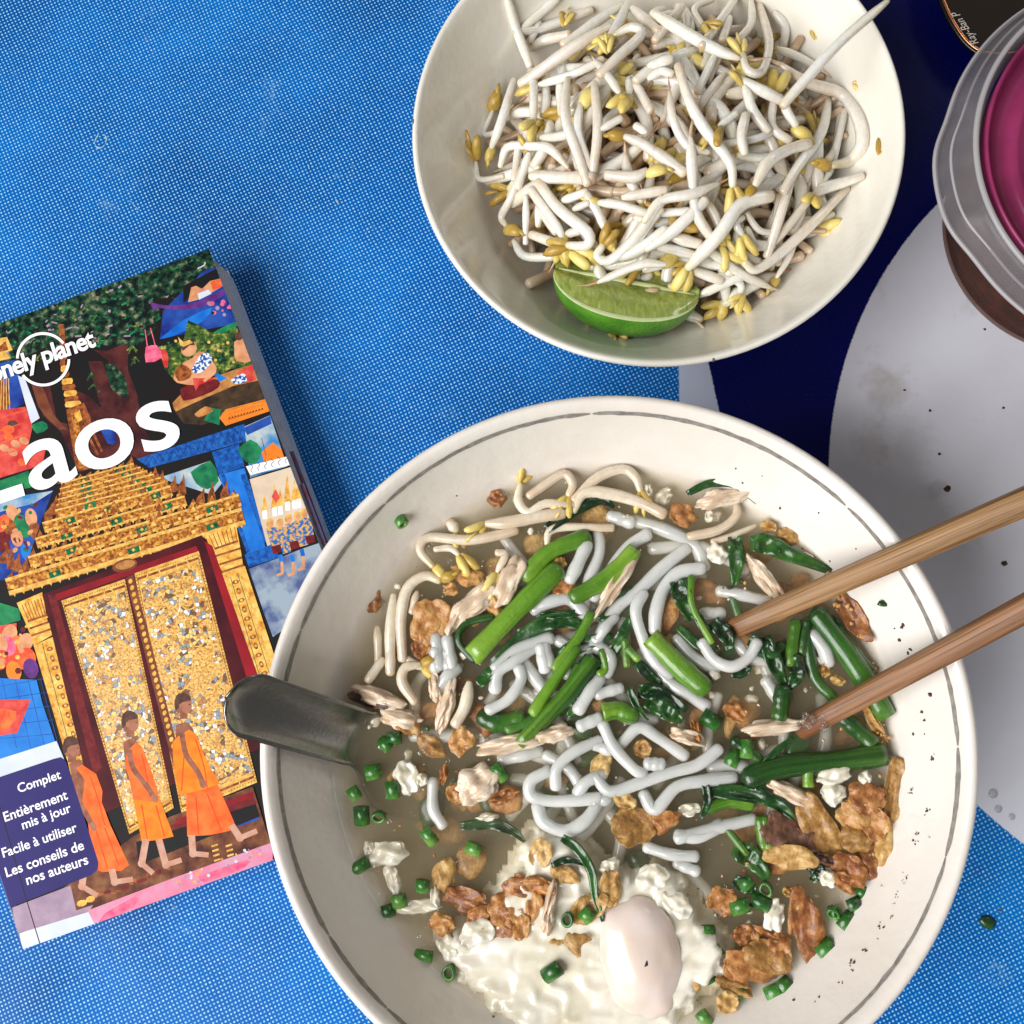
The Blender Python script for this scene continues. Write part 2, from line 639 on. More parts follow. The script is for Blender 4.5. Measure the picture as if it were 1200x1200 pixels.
pr += [(r_s + .0004, Z_SOUP + .0003), (r_s - .0004, Z_SOUP + .00005), (r_s - .002, Z_SOUP), (r_s * .5, Z_SOUP), (0.0005, Z_SOUP)]
v, f = lathe(pr, 120, (0, 0), closed=True)
o = link('broth', mesh('broth', v, f), broth_mat, loc=(BX, BY, 0))
tag(o, 'cloudy brown chicken broth filling the large white bowl', 'broth')

# =================================================================== SMALL BOWL
SX, SY = 0.0313, 0.1783
SM_IN = [(0.0, .0085), (.026, .0090), (.042, .0140), (.055, .0240), (.065, .0350), (.0722, .0445), (.0765, .0510), (.0783, .0538)]
SM_LIP = [(.0789, .0546), (.0797, .0551), (.0805, .0549), (.0810, .0541), (.0808, .0530)]
SM_OUT = [(.0785, .0480), (.0740, .0410), (.066, .0305), (.055, .0190), (.043, .0095), (.039, .0060), (.0380, .0008), (.0374, 0.0), (.0340, 0.0), (.0334, .0008), (.0330, .0045), (0.0, .0050)]
cer_small = ceramic('glazed_cream_ceramic', srgb(236, 233, 224), srgb(150, 128, 100), srgb(229, 224, 210))
smb = empty('sprout_bowl', (SX, SY, 0))
tag(smb, 'smaller plain cream bowl heaped with raw bean sprouts and a lime wedge', 'bowl')
v, f = bowl_mesh(SM_IN, SM_LIP, SM_OUT, (0, 0), 144)
link('bowl_wall', mesh('bowl_wall', v, f), cer_small, smb)
chip_mat = pm('chipped_edge', srgb(105, 98, 92), rough=0.8)
SM_D = dense(SM_IN, 3)
for an, r in ((PI * .985, .0806), (-1.36, .0805)):
    place('rim_chip', (lambda vf: ([p + Vector((r * math.cos(an), r * math.sin(an), .0546)) for p in vf[0]], vf[1]))(blob(.0005, .0012, .0005, .3, 2, 3, 1)), chip_mat, smb, world=False)


def wall_point(px, py, inn, ax, ay, lift=0.0):
    z = 0.05
    for _ in range(40):
        p = P(px, py, z)
        z = 0.6 * z + 0.4 * (prof_z(inn, math.hypot(p.x - ax, p.y - ay)) + lift)
    return P(px, py, z)

# =================================================================== GUIDE BOOK
ZB = 0.0220
bTR, bBL, bBR = P(245, 292, ZB), P(28, 1112, ZB), P(489.6, 947, ZB)
bTL = bBL + (bTR - bBR)
eU = (bBR - bBL)          # across the cover
eV = (bTL - bBL)          # up the cover
book = empty('guide_book', (bBL.x, bBL.y, 0))
tag(book, 'thick paperback travel guide with golden temple door and three monks on its cover', 'book')


def bk(u, v, z):
    p = bBL + eU * u + eV * v
    return Vector((p.x, p.y, z))


def box8(a, b, c, d, z0, z1):
    lo = [Vector((p.x, p.y, z0)) for p in (a, b, c, d)]; hi = [Vector((p.x, p.y, z1)) for p in (a, b, c, d)]
    return lo + hi, [(3, 2, 1, 0), (4, 5, 6, 7), (0, 1, 5, 4), (1, 2, 6, 5), (2, 3, 7, 6), (3, 0, 4, 7)]


# page block: many thin stacked signatures, the fore edge stepping out a little unevenly
t = NT('page_edges')
sep = t.n('ShaderNodeSeparateXYZ'); t.l(t.co(), sep.inputs[0])
zz = t.math('ADD', t.math('MULTIPLY', sep.outputs[2], 2600.0), t.math('MULTIPLY', t.noise(60, 2), 2.0))
ln = t.math('FRACT', zz)
pc = t.ramp(ln, [(0.0, srgb(150, 150, 158)), (0.25, srgb(214, 214, 220)), (0.8, srgb(196, 197, 205))])
t.l(pc, t.b.inputs['Base Color']); t.set(Roughness=0.8)
page_mat = t.m
page_mat2 = pm('tinted_page_edges', srgb(118, 62, 72), srgb(96, 98, 140), scale=220, rough=0.8)
NS = 11
random.seed(11)
for i in range(NS):
    z0 = 0.0006 + (ZB - 0.0012) * i / NS
    z1 = 0.0006 + (ZB - 0.0012) * (i + 1) / NS - 0.00012
    k = 1.0 + 0.016 * math.sin(PI * (1 - (i + .5) / NS) * .9) + random.uniform(-.002, .002)
    kt = random.uniform(.988, .996)
    # the fore edge's upper corner is softly rounded off
    pts = [bk(.012, .004, 0), bk(k, .004, 0), bk(k, kt - .03, 0), bk(k - .012, kt - .008, 0), bk(k - .03, kt, 0), bk(.012, kt, 0)]
    vv = [Vector((p.x, p.y, z0)) for p in pts] + [Vector((p.x, p.y, z1)) for p in pts]
    n = len(pts)
    ff = [tuple(range(n - 1, -1, -1)), tuple(range(n, 2 * n))] + [(q, (q + 1) % n, n + (q + 1) % n, n + q) for q in range(n)]
    place('page_signature', (vv, ff), page_mat, book, smooth=False)
# tinted section in the fore edge (colour plates)
for (v0, v1, k0, zc) in ((.02, .62, 1.0165, .0172), (.10, .56, 1.0150, .0190)):
    a, b, c, d = bk(k0 - .01, v0, 0), bk(k0, v0, 0), bk(k0, v1, 0), bk(k0 - .01, v1, 0)
    place('colour_plate_section', box8(a, b, c, d, zc, zc + .0009), page_mat2, book, smooth=False)
cov_edge = pm('cover_card', srgb(206, 204, 208), rough=0.6)
place('back_cover', box8(bk(0, 0, 0), bk(1.004, 0, 0), bk(1.004, 1, 0), bk(0, 1, 0), 0.0, 0.0005), cov_edge, book, smooth=False)
place('spine', box8(bk(-.004, 0, 0), bk(.0, 0, 0), bk(.0, 1, 0), bk(-.004, 1, 0), 0.0003, ZB - .0003), pm('spine_card', srgb(52, 40, 96), srgb(70, 60, 110), 60, .35), book, smooth=False)


# ------- the cover's printed picture: flat shapes of ink lying on the card
def ink(name, c1, c2=None, scale=400, c3=None, lo=.35, hi=.65, detail=4):
    return pm('ink_' + name, srgb(*c1), srgb(*c2) if c2 else None, scale=scale, rough=0.45, spec=0.1,
              c3=srgb(*c3) if c3 else None, lo=lo, hi=hi, detail=detail)


INK = {
    'dark': ink('dark', (34, 24, 26), (24, 30, 30), 200),
    'leaf': ink('leaf', (14, 22, 24), (34, 74, 52), 420, (150, 140, 110), .40, .72),
    'trunk': ink('trunk', (56, 24, 30), (92, 46, 44), 160),
    'trunk2': ink('trunk2', (104, 54, 40), (130, 78, 52), 200),
    'deepblue': ink('deepblue', (24, 40, 120), (44, 84, 170), 120),
    'blue': ink('blue', (20, 92, 190), (40, 130, 220), 110),
    'bluepat': ink('bluepat', (18, 60, 140), (34, 106, 190), 700),
    'sky': ink('sky', (60, 130, 190), (196, 206, 196), 110),
    'purple': ink('purple', (84, 40, 110), (110, 60, 140), 300),
    'green': ink('green', (16, 92, 70), (44, 140, 84), 200),
    'flower': ink('flower', (20, 46, 40), (74, 104, 40), 520, (206, 190, 110), .38, .74),
    'skin': ink('skin', (222, 164, 122), (200, 132, 94), 300),
    'skin_dark': ink('skin_dark', (122, 74, 58), (164, 108, 86), 260),
    'scarf': ink('scarf', (40, 84, 160), (226, 232, 240), 900, lo=.47, hi=.53, detail=1),
    'maroon': ink('maroon', (96, 26, 34), (120, 40, 40), 400),
    'rock': ink('rock', (44, 36, 32), (80, 62, 44), 260),
    'earth': ink('earth', (150, 92, 50), (206, 146, 82), 240),
    'sign': ink('sign', (236, 140, 46), (226, 120, 40), 200),
    'beige': ink('beige', (222, 202, 178), (206, 184, 158), 120),
    'greyfloor': ink('greyfloor', (150, 166, 180), (76, 92, 140), 110, lo=.42, hi=.6),
    'gold': ink('gold', (78, 40, 18), (178, 110, 42), 900, (228, 174, 88), .32, .70),
    'goldlt': ink('goldlt', (198, 142, 60), (236, 196, 110), 500),
    'goldcol': ink('goldcol', (190, 122, 42), (232, 178, 84), 420, (248, 216, 130), .3, .75),
    'copper': ink('copper', (104, 52, 28), (172, 98, 52), 600),
    'gemgreen': ink('gemgreen', (10, 70, 48), (30, 120, 76), 700),
    'redframe': ink('redframe', (152, 28, 40), (122, 24, 34), 90),
    'darkred': ink('darkred', (62, 18, 26), (84, 26, 32), 90),
    'robe': ink('robe', (238, 92, 38), (250, 122, 56), 220),
    'robe2': ink('robe2', (248, 140, 36), (240, 112, 34), 220),
    'robe_fold': ink('robe_fold', (206, 60, 30), (222, 78, 34), 300),
    'hair': ink('hair', (74, 50, 46), (98, 68, 58), 600),
    'skin_mid': ink('skin_mid', (172, 116, 92), (150, 98, 78), 300),
    'skin_foot': ink('skin_foot', (206, 160, 140), (186, 134, 112), 300),
    'panel': ink('panel', (42, 36, 96), (48, 42, 106), 60),
    'paper': ink('paper', (240, 240, 242)),
    'cloud': ink('cloud', (214, 220, 232), (196, 206, 226), 60),
    'floor': ink('floor', (74, 40, 34), (112, 66, 46), 200, (140, 96, 60), .35, .7),
    'pink': ink('pink', (222, 120, 150), (206, 150, 176), 160),
    'mauve': ink('mauve', (170, 150, 168), (150, 126, 150), 160),
    'redrug': ink('redrug', (190, 46, 50), (222, 92, 80), 260),
    'orange': ink('orange', (236, 122, 60), (214, 70, 50), 300),
    'tile': ink('tile', (30, 108, 196), (44, 130, 214), 90),
    'white': ink('white', (244, 244, 246)),
    'line': ink('line', (40, 24, 22)),
    'pinkbag': ink('pinkbag', (214, 76, 120), (236, 124, 150), 400),
    'armour': ink('armour', (40, 104, 170), (220, 168, 80), 900, lo=.45, hi=.58),
}
# door mosaic: mirror chips in gilded scrolls
t = NT('ink_mosaic')
vo = t.n('ShaderNodeTexVoronoi', i_Scale=780.0, feature='F1'); t.l(t.co(), vo.inputs['Vector'])
sepc = t.n('ShaderNodeSeparateColor'); t.l(vo.outputs['Color'], sepc.inputs[0])
chips = t.ramp(sepc.outputs[0], [(0.0, srgb(110, 70, 30)), (0.14, srgb(200, 146, 66)), (0.36, srgb(240, 200, 116)), (0.60, srgb(134, 146, 156)), (0.76, srgb(226, 232, 238)), (0.90, srgb(176, 120, 56))], 'CONSTANT')
wv = t.n('ShaderNodeTexWave', wave_type='RINGS', i_Scale=62.0, i_Distortion=9.0, i_Detail=2.0, i_Detail_Scale=2.2); t.l(t.co(), wv.inputs['Vector'])
scroll = t.ramp(wv.outputs['Fac'], [(0.60, (0, 0, 0, 1)), (0.72, (1, 1, 1, 1))])
edge = t.n('ShaderNodeTexVoronoi', i_Scale=780.0, feature='DISTANCE_TO_EDGE'); t.l(t.co(), edge.inputs['Vector'])
ed = t.ramp(edge.outputs['Distance'], [(0.02, srgb(84, 52, 26)), (0.09, (1, 1, 1, 1))])
col = t.mix(0.8, chips, ed, 'MULTIPLY')
gold2 = t.ramp(t.noise(1300, 3), [(0.35, srgb(160, 100, 34)), (0.6, srgb(238, 190, 96))])
col = t.mix(scroll, col, gold2)
t.l(col, t.b.inputs['Base Color']); t.set(Roughness=0.32)
INK['mosaic'] = t.m

cv, cf, cm, ckeys = [], [], [], []
LAYER = [0]
LSTEP = 0.0000002


def uv_of(p):
    # cover coordinates of a world point
    d = Vector((p.x - bBL.x, p.y - bBL.y))
    det = eU.x * eV.y - eU.y * eV.x
    return ((d.x * eV.y - d.y * eV.x) / det, (eU.x * d.y - eU.y * d.x) / det)


def clip_poly(uvs):
    for ax, lim, sgn in ((0, 0.0, 1), (0, 1.0, -1), (1, 0.0, 1), (1, 1.0, -1)):
        out = []
        n = len(uvs)
        for i in range(n):
            a, b = uvs[i], uvs[(i + 1) % n]
            ia, ib = sgn * (a[ax] - lim) >= 0, sgn * (b[ax] - lim) >= 0
            if ia: out.append(a)
            if ia != ib:
                k = (lim - a[ax]) / (b[ax] - a[ax])
                out.append((a[0] + (b[0] - a[0]) * k, a[1] + (b[1] - a[1]) * k))
        uvs = out
        if not uvs: return []
    return uvs


def shape(key, pts, zone='X', smooth=0):
    """one flat patch of ink"""
    w3 = [P(*zpx(zone, p), ZB) for p in pts]
    if smooth:
        w3 = catmull(w3 + [w3[0]], smooth)[:-1]
    uvs = clip_poly([uv_of(p) for p in w3])
    if len(uvs) < 3: return
    LAYER[0] += 1
    z = ZB + 0.00004 + LAYER[0] * LSTEP
    i0 = len(cv)
    for (u, v_) in uvs:
        cv.append(bk(u, v_, z))
    area_ = sum(uvs[i][0] * uvs[(i + 1) % len(uvs)][1] - uvs[(i + 1) % len(uvs)][0] * uvs[i][1] for i in range(len(uvs)))
    idx = list(range(i0, len(cv)))
    if area_ * (eU.x * eV.y - eU.y * eV.x) < 0: idx.reverse()
    cf.append(tuple(idx))
    if key not in ckeys: ckeys.append(key)
    cm.append(ckeys.index(key))


def stroke(key, pts, wpx, zone='X', n=4):
    """an inked line of a given width in photo pixels"""
    k = ZONE[zone][2]
    q = [Vector((*zpx(zone, p), 0)) for p in pts]
    q = catmull(q, n) if len(q) > 2 else q
    L, R = [], []
    for i, p in enumerate(q):
        d = (q[min(i + 1, len(q) - 1)] - q[max(i - 1, 0)]).normalized()
        nn = Vector((-d.y, d.x, 0)) * wpx / 2
        L.append((p.x + nn.x, p.y + nn.y)); R.append((p.x - nn.x, p.y - nn.y))
    shape(key, L + R[::-1])


def disc(key, c, r, zone='X', ry=None, rot=0.0, n=14):
    k = ZONE[zone][2]
    c = zpx(zone, c)
    ry = ry or r
    pts = []
    for i in range(n):
        a = 2 * PI * i / n
        x, y = r * math.cos(a), ry * math.sin(a)
        pts.append((c[0] + x * math.cos(rot) - y * math.sin(rot), c[1] + x * math.sin(rot) + y * math.cos(rot)))
    shape(key, pts)


def lerp2(a, b, k): return (a[0] + (b[0] - a[0]) * k, a[1] + (b[1] - a[1]) * k)


random.seed(21)
# whole cover ground, then the upper jungle
shape('dark', [(-400, 200), (700, 100), (700, 1300), (-400, 1300)])
shape('leaf', [(-300, 420), (245, 280), (262, 345), (190, 345), (150, 375), (70, 400), (-20, 440), (-60, 600)])
# tree trunks and limbs
shape('trunk', [(750, 250), (900, 180), (900, 560), (1000, 760), (1160, 1080), (600, 1200), (430, 820), (300, 700), (230, 480), (420, 470), (520, 520), (620, 560), (700, 640), (800, 620)], 'N')
shape('trunk', [(660, 240), (760, 250), (880, 330), (960, 540), (1000, 760), (900, 660), (860, 420), (780, 330)], 'N')
shape('leaf', [(735, 340), (800, 340), (880, 430), (905, 560), (860, 580), (770, 500)], 'N')
shape('dark', [(330, 380), (420, 400), (520, 700), (600, 760), (640, 1000), (560, 1060), (470, 760), (400, 740)], 'N')
shape('trunk2', [(220, 480), (300, 500), (380, 700), (470, 800), (420, 800), (330, 720), (270, 640)], 'N')
shape('trunk', [(620, 320), (720, 320), (800, 560), (930, 640), (930, 800), (820, 700), (700, 620)], 'N')
shape('leaf', [(500, 80), (1120, -80), (1120, 60), (960, 230), (860, 200), (760, 210), (620, 190)], 'N')
for (x, y) in ((640, 400), (660, 480), (930, 210), (950, 290)):
    for q in range(5):
        stroke('flower', [(x, y), (x + random.uniform(-40, 40), y + random.uniform(20, 70))], 1.6, 'N')
for q in range(260):     # leaf sprays and blossom
    x, y = random.uniform(0, 235), 0
    y = 372 - x * .32 + random.uniform(4, 72)
    a = random.uniform(-1.1, .4); l = random.uniform(3, 8)
    stroke(random.choice(('flower', 'dark', 'green', 'mauve', 'dark', 'leaf', 'dark', 'gemgreen', 'dark')), [(x, y), (x + l * math.cos(a), y + l * math.sin(a))], random.uniform(1.2, 3))
# gilded post with the hanging shrine
shape('copper', [(415, 60), (450, 60), (470, 300), (440, 330), (420, 300)], 'N')
for i, (y, hw) in enumerate(((330, 16), (370, 20), (410, 24), (460, 34), (500, 40), (545, 40), (585, 44), (620, 50))):
    c = (440 + (y - 330) * .25, y)
    shape('goldcol' if i % 2 else 'copper', [(c[0] - hw, c[1] - 14), (c[0] + hw, c[1] - 22), (c[0] + hw, c[1] + 18), (c[0] - hw, c[1] + 24)], 'N', 2)
shape('copper', [(465, 660), (590, 610), (640, 720), (620, 900), (680, 1060), (540, 1100)], 'N')
shape('gold', [(500, 680), (540, 660), (600, 1060), (560, 1080)], 'N')
shape('goldcol', [(520, 690), (560, 660), (580, 730), (550, 750)], 'N')
stroke('copper', [(640, 790), (720, 960)], 3, 'N'); stroke('copper', [(600, 800), (690, 980)], 3, 'N')
shape('deepblue', [(690, 760), (780, 740), (820, 880), (760, 900)], 'N', 2)
# left margin palace
shape('goldlt', [(-200, 190), (50, 150), (90, 240), (40, 260), (80, 300), (-200, 360)], 'N')
shape('copper', [(-20, 230), (40, 180), (60, 240), (-20, 260)], 'N')
shape('deepblue', [(-200, 380), (110, 310), (170, 620), (30, 680), (-200, 700)], 'N')
shape('copper', [(-200, 480), (20, 440), (80, 620), (10, 680), (-200, 720)], 'N')
for i in range(6): stroke('goldlt', [(-20 + i * 16, 440), (-40 + i * 22, 690)], 1.0, 'N')
shape('cloud', [(125, 420), (175, 440), (280, 720), (220, 760)], 'N')
shape('redrug', [(-200, 690), (180, 640), (230, 780), (190, 960), (330, 900), (300, 1050), (-200, 1200)], 'N')
shape('green', [(220, 770), (300, 740), (340, 790), (260, 830)], 'N', 2)
for (x, y) in ((60, 850), (110, 900), (30, 930), (170, 880), (90, 960), (220, 960), (160, 1030)):
    disc('skin' if x % 20 else 'orange', (x, y), 6, 'N', 4.2, .4)
disc('hair', (90, 760), 6, 'N', 4); disc('orange', (60, 800), 7, 'N', 5)
for i in range(4): stroke('orange', [(0, 720 + i * 90), (190, 660 + i * 85)], 1.1, 'N')
shape('green', [(-200, 1230), (200, 1090), (240, 1200), (-200, 1330)], 'N')
# boat, river bank and garden at the right
shape('deepblue', [(430, 200), (520, 180), (640, 540), (150, 640), (170, 460)], 'O')
shape('leaf', [(150, 240), (450, 100), (500, 180), (420, 210), (320, 330), (140, 380)], 'O')
shape('dark', [(300, 300), (510, 190), (540, 260), (400, 320), (300, 410)], 'O')
shape('skin', [(350, 310), (380, 300), (420, 320), (470, 270), (550, 250), (555, 300), (470, 350), (390, 390), (330, 405)], 'O')
shape('orange', [(470, 275), (550, 250), (558, 300), (490, 330)], 'O')
shape('cloud', [(390, 350), (460, 325), (480, 350), (400, 390)], 'O')
shape('purple', [(85, 400), (150, 420), (260, 425), (400, 400), (570, 315), (578, 345), (430, 430), (270, 455), (140, 440), (110, 460)], 'O', 2)
stroke('cloud', [(390, 190), (430, 170), (440, 150)], 1.2, 'O')
shape('blue', [(150, 640), (300, 520), (480, 440), (420, 530), (240, 620)], 'O', 2)
for q in range(16): disc(random.choice(('mauve', 'pinkbag', 'flower', 'purple')), (random.uniform(460, 620), random.uniform(390, 500)), random.uniform(1.2, 3), 'O', None, 0, 7)
shape('flower', [(140, 690), (300, 650), (330, 520), (420, 560), (480, 600), (640, 560), (700, 740), (760, 830), (600, 830), (540, 870), (240, 900), (180, 830)], 'O')
shape('green', [(490, 600), (560, 560), (640, 530), (650, 550), (560, 600)], 'O', 2)
for q in range(40): disc(random.choice(('flower', 'green', 'leaf', 'goldlt', 'flower')), (random.uniform(200, 640), random.uniform(620, 800)), random.uniform(1, 2.6), 'O', None, 0, 6)
shape('pinkbag', [(60, 690), (130, 680), (165, 760), (60, 790)], 'O', 2); stroke('pinkbag', [(55, 580), (70, 690)], 1.2, 'O'); stroke('pinkbag', [(90, 570), (120, 680)], 1.2, 'O')
shape('redrug', [(160, 700), (200, 730), (200, 820), (170, 800)], 'O', 2)
# ledge with the seated woman
shape('rock', [(230, 1080), (420, 1000), (800, 900), (860, 1080), (540, 1150), (420, 1190), (300, 1180)], 'O')
shape('earth', [(230, 1050), (330, 960), (560, 860), (780, 800), (800, 900), (620, 940), (300, 1080), (250, 1100)], 'O', 2)
shape('green', [(430, 1160), (480, 1080), (540, 1090), (530, 1190)], 'O'); shape('earth', [(370, 1120), (440, 1070), (490, 1100), (400, 1140)], 'O', 2)
shape('maroon', [(280, 960), (400, 900), (520, 900), (525, 950), (430, 1000), (300, 1035)], 'O', 2)
shape('skin', [(300, 790), (360, 760), (400, 720), (450, 740), (500, 800), (510, 850), (440, 900), (390, 935), (260, 920), (240, 870)], 'O', 2)
shape('scarf', [(350, 840), (410, 740), (470, 735), (480, 790), (420, 850), (380, 860)], 'O', 2)
shape('blue', [(490, 850), (540, 870), (580, 890), (530, 915)], 'O')
disc('skin', (335, 700), 9, 'O', 10, .5); shape('hair', [(285, 700), (300, 650), (350, 640), (375, 680), (340, 680), (300, 715)], 'O', 2)
shape('goldlt', [(265, 625), (300, 660), (340, 645), (360, 665), (300, 690), (280, 680)], 'O')
shape('copper', [(240, 850), (290, 800), (350, 840), (340, 890), (270, 910)], 'O', 2)
shape('redrug', [(360, 890), (440, 890), (500, 895), (400, 935), (380, 975)], 'O', 2)
stroke('skin', [(480, 800), (500, 850), (430, 910)], 3.2, 'O')
# second figure
shape('skin', [(625, 660), (660, 635), (690, 640), (740, 780), (640, 780), (625, 720)], 'O', 2)
disc('hair', (655, 622), 5, 'O'); shape('redrug', [(640, 860), (740, 800), (765, 840), (690, 880)], 'O', 2)
shape('scarf', [(605, 900), (680, 860), (710, 890), (690, 920), (620, 925)], 'O', 2); shape('redrug', [(700, 880), (755, 860), (765, 900), (710, 915)], 'O')
# orange plaque with its small script line
shape('sign', [(530, 1145), (570, 1090), (840, 1020), (855, 1100), (570, 1195)], 'O')
stroke('earth', [(545, 1145), (575, 1100), (838, 1032)], .8, 'O')
for i in range(12):
    c = (590 + i * 19, 1150 - i * 5.4)
    stroke('line', [(c[0], c[1] + 6), (c[0] + 5, c[1] - 9), (c[0] + 11, c[1] + 2)], .9, 'O', 2)
for i in range(9):
    c = (625 + i * 21, 1108 - i * 5.6)
    stroke('redrug', [(c[0], c[1] + 3), (c[0] + 10, c[1] - 3)], .9, 'O', 2)
# blue portal and the pictures beside it
shape('dark', [(150, 545), (300, 495), (330, 640), (260, 660), (170, 600)])
shape('sky', [(560, 840), (740, 780), (780, 860), (700, 960), (640, 960), (560, 880)], 'K')
shape('green', [(670, 820), (740, 780), (770, 850), (730, 880), (690, 860)], 'K', 2)
shape('bluepat', [(480, 775), (860, 650), (870, 710), (490, 815)], 'K')
for i in range(15):
    a = lerp2((490, 780), (850, 662), i / 15); b = lerp2((492, 808), (866, 704), i / 15)
    stroke('line', [a, (b[0] + 12, b[1])], .5, 'K'); stroke('line', [(a[0] + 24, a[1] - 8), (b[0], b[1])], .5, 'K')
shape('bluepat', [(745, 750), (840, 720), (860, 800), (770, 830)], 'K')
shape('blue', [(770, 830), (860, 805), (935, 1090), (870, 1110)], 'K')
shape('bluepat', [(845, 830), (865, 825), (950, 1060), (930, 1070)], 'K'); shape('bluepat', [(775, 830), (790, 826), (880, 1100), (868, 1105)], 'K')
shape('bluepat', [(860, 1110), (970, 1070), (980, 1120), (875, 1155)], 'K')
shape('sky', [(860, 660), (950, 620), (1010, 800), (880, 840)], 'K')
shape('deepblue', [(855, 665), (950, 622), (955, 650), (870, 690)], 'K')
shape('green', [(835, 740), (880, 705), (920, 740), (900, 790), (860, 780)], 'K', 2)
shape('sign', [(920, 750), (960, 715), (990, 740), (1000, 770), (930, 790)], 'K'); stroke('copper', [(920, 700), (935, 760)], 1, 'K')
shape('white', [(865, 800), (1010, 765), (1020, 795), (880, 830)], 'K')
for i in range(6):
    c = (880 + i * 24, 800 - i * 6.5)
    stroke('line', [(c[0], c[1] - 8), (c[0] + 10, c[1] + 2), (c[0] + 2, c[1] + 12), (c[0] + 8, c[1] + 22)], .7, 'K')
stroke('line', [(880, 836), (1020, 800)], .7, 'K')
shape('beige', [(878, 845), (1030, 800), (1120, 1010), (940, 1080)], 'K')
for (x, y, h) in ((930, 960, 60), (965, 950, 90), (985, 945, 70), (1010, 930, 110), (1035, 925, 80), (1050, 920, 95)):
    shape('goldcol', [(x - 13, y), (x, y - h), (x + 13, y - 4)], 'K'); shape('white', [(x - 8, y - 4), (x + 8, y - 8), (x + 10, y + 24), (x - 6, y + 26)], 'K')
shape('redrug', [(955, 905), (970, 880), (985, 910), (970, 930)], 'K')
for i, (x, y) in enumerate(((950, 1000), (985, 1000), (1015, 985), (1045, 975), (1070, 965))):
    disc('goldlt', (x, y), 4.5, 'K', 6, .2); disc('skin', (x + 3, y + 4), 3, 'K', 4)
    shape('armour', [(x - 14, y + 18), (x + 22, y + 12), (x + 34, y + 75), (x + 4, y + 85)], 'K')
    shape('armour' if i % 2 else 'maroon', [(x + 2, y + 82), (x + 34, y + 74), (x + 40, y + 100), (x + 10, y + 108)], 'K')
shape('greyfloor', [(875, 1160), (985, 1120), (1060, 1090), (1150, 1060), (1100, 1300), (960, 1400), (930, 1320)], 'K')
for (x, y) in ((985, 1110), (1025, 1110), (1060, 1090)):
    stroke('blue', [(x, y), (x + 6, y + 25)], 5, 'K'); stroke('skin', [(x + 6, y + 25), (x + 8, y + 65)], 3.4, 'K'); stroke('skin', [(x + 10, y + 65), (x - 12, y + 74)], 3, 'K')
# left-hand pictures below the title
shape('deepblue', [(-100, 940), (200, 880), (210, 960), (150, 1100), (120, 1200), (-100, 1200)], 'K')
shape('sky', [(-100, 930), (190, 885), (120, 930), (-100, 985)], 'K')
for (x, y, c) in ((45, 965, 'skin'), (70, 1000, 'green'), (95, 1020, 'green'), (20, 1040, 'maroon'), (110, 980, 'skin'), (35, 1010, 'copper'), (125, 1030, 'copper'), (10, 1000, 'orange'), (95, 1100, 'blue'), (15, 1080, 'maroon'), (60, 1050, 'skin')):
    disc(c, (x, y), 7, 'K', 11, random.uniform(-.5, .5))
for i in range(26):
    x, y = random.uniform(0, 130), random.uniform(930, 1100)
    disc(random.choice(('copper', 'skin', 'goldlt', 'green', 'maroon')), (x, y), random.uniform(1.5, 4), 'K', random.uniform(1.5, 5), random.uniform(0, 3), 7)
# gilded pediment: stepped tiers, each a beaded band under a row of flame finials
shape('dark', [(200, 850), (460, 760), (590, 850), (840, 930), (850, 1010), (40, 1300), (150, 980)], 'K')


def flame(key, bx, by, h, lean, wpx, zone='K'):
    shape(key, [(bx - wpx, by), (bx - wpx * .9, by - h * .4), (bx - wpx * .2 + lean * .5, by - h * .7), (bx + lean, by - h), (bx + wpx * .55 + lean * .4, by - h * .55), (bx + wpx, by - 2)], zone, 2)


def tier(a, b, thick, zone='K', fl=14, fh=26, gems=2):
    n = 18
    up = (b[1] - a[1]) / (b[0] - a[0])
    # finials behind
    for i in range(fl):
        c = lerp2(a, b, (i + .5) / fl)
        flame('gold' if i % 3 else 'copper', c[0], c[1] + 4, fh * random.uniform(.7, 1.2), random.uniform(-6, 8), 11, zone)
    c1, c2 = (a[0] + thick * .28, a[1] + thick), (b[0] + thick * .28, b[1] + thick)
    shape('gold', [a, b, c2, c1], zone)
    stroke('goldlt', [a, b], thick / 3 * .2, zone); stroke('goldlt', [lerp2(a, c1, .82), lerp2(b, c2, .82)], thick / 3 * .26, zone)
    m = 26
    for i in range(m):      # drip fringe
        c = lerp2(c1, c2, (i + .5) / m)
        shape('goldlt', [(c[0] - 5, c[1] - 2), (c[0] + 5, c[1] - 4), (c[0] + 3, c[1] + 7)], zone)
    for i in range(m):
        c = lerp2(lerp2(a, c1, .5), lerp2(b, c2, .5), (i + .5) / m)
        disc('copper' if i % 2 else 'goldcol', c, thick / 3 * .15, zone, None, 0, 6)
    for i in range(gems):
        k = (i + .6) / gems
        c = lerp2(lerp2(a, c1, .48), lerp2(b, c2, .48), k)
        shape('gemgreen', [(c[0] - 22, c[1] - 2), (c[0] + 18, c[1] - 16), (c[0] + 24, c[1] + 4), (c[0] - 16, c[1] + 18)], zone)
        disc('goldcol', c, 2.2, zone, None, 0, 4)


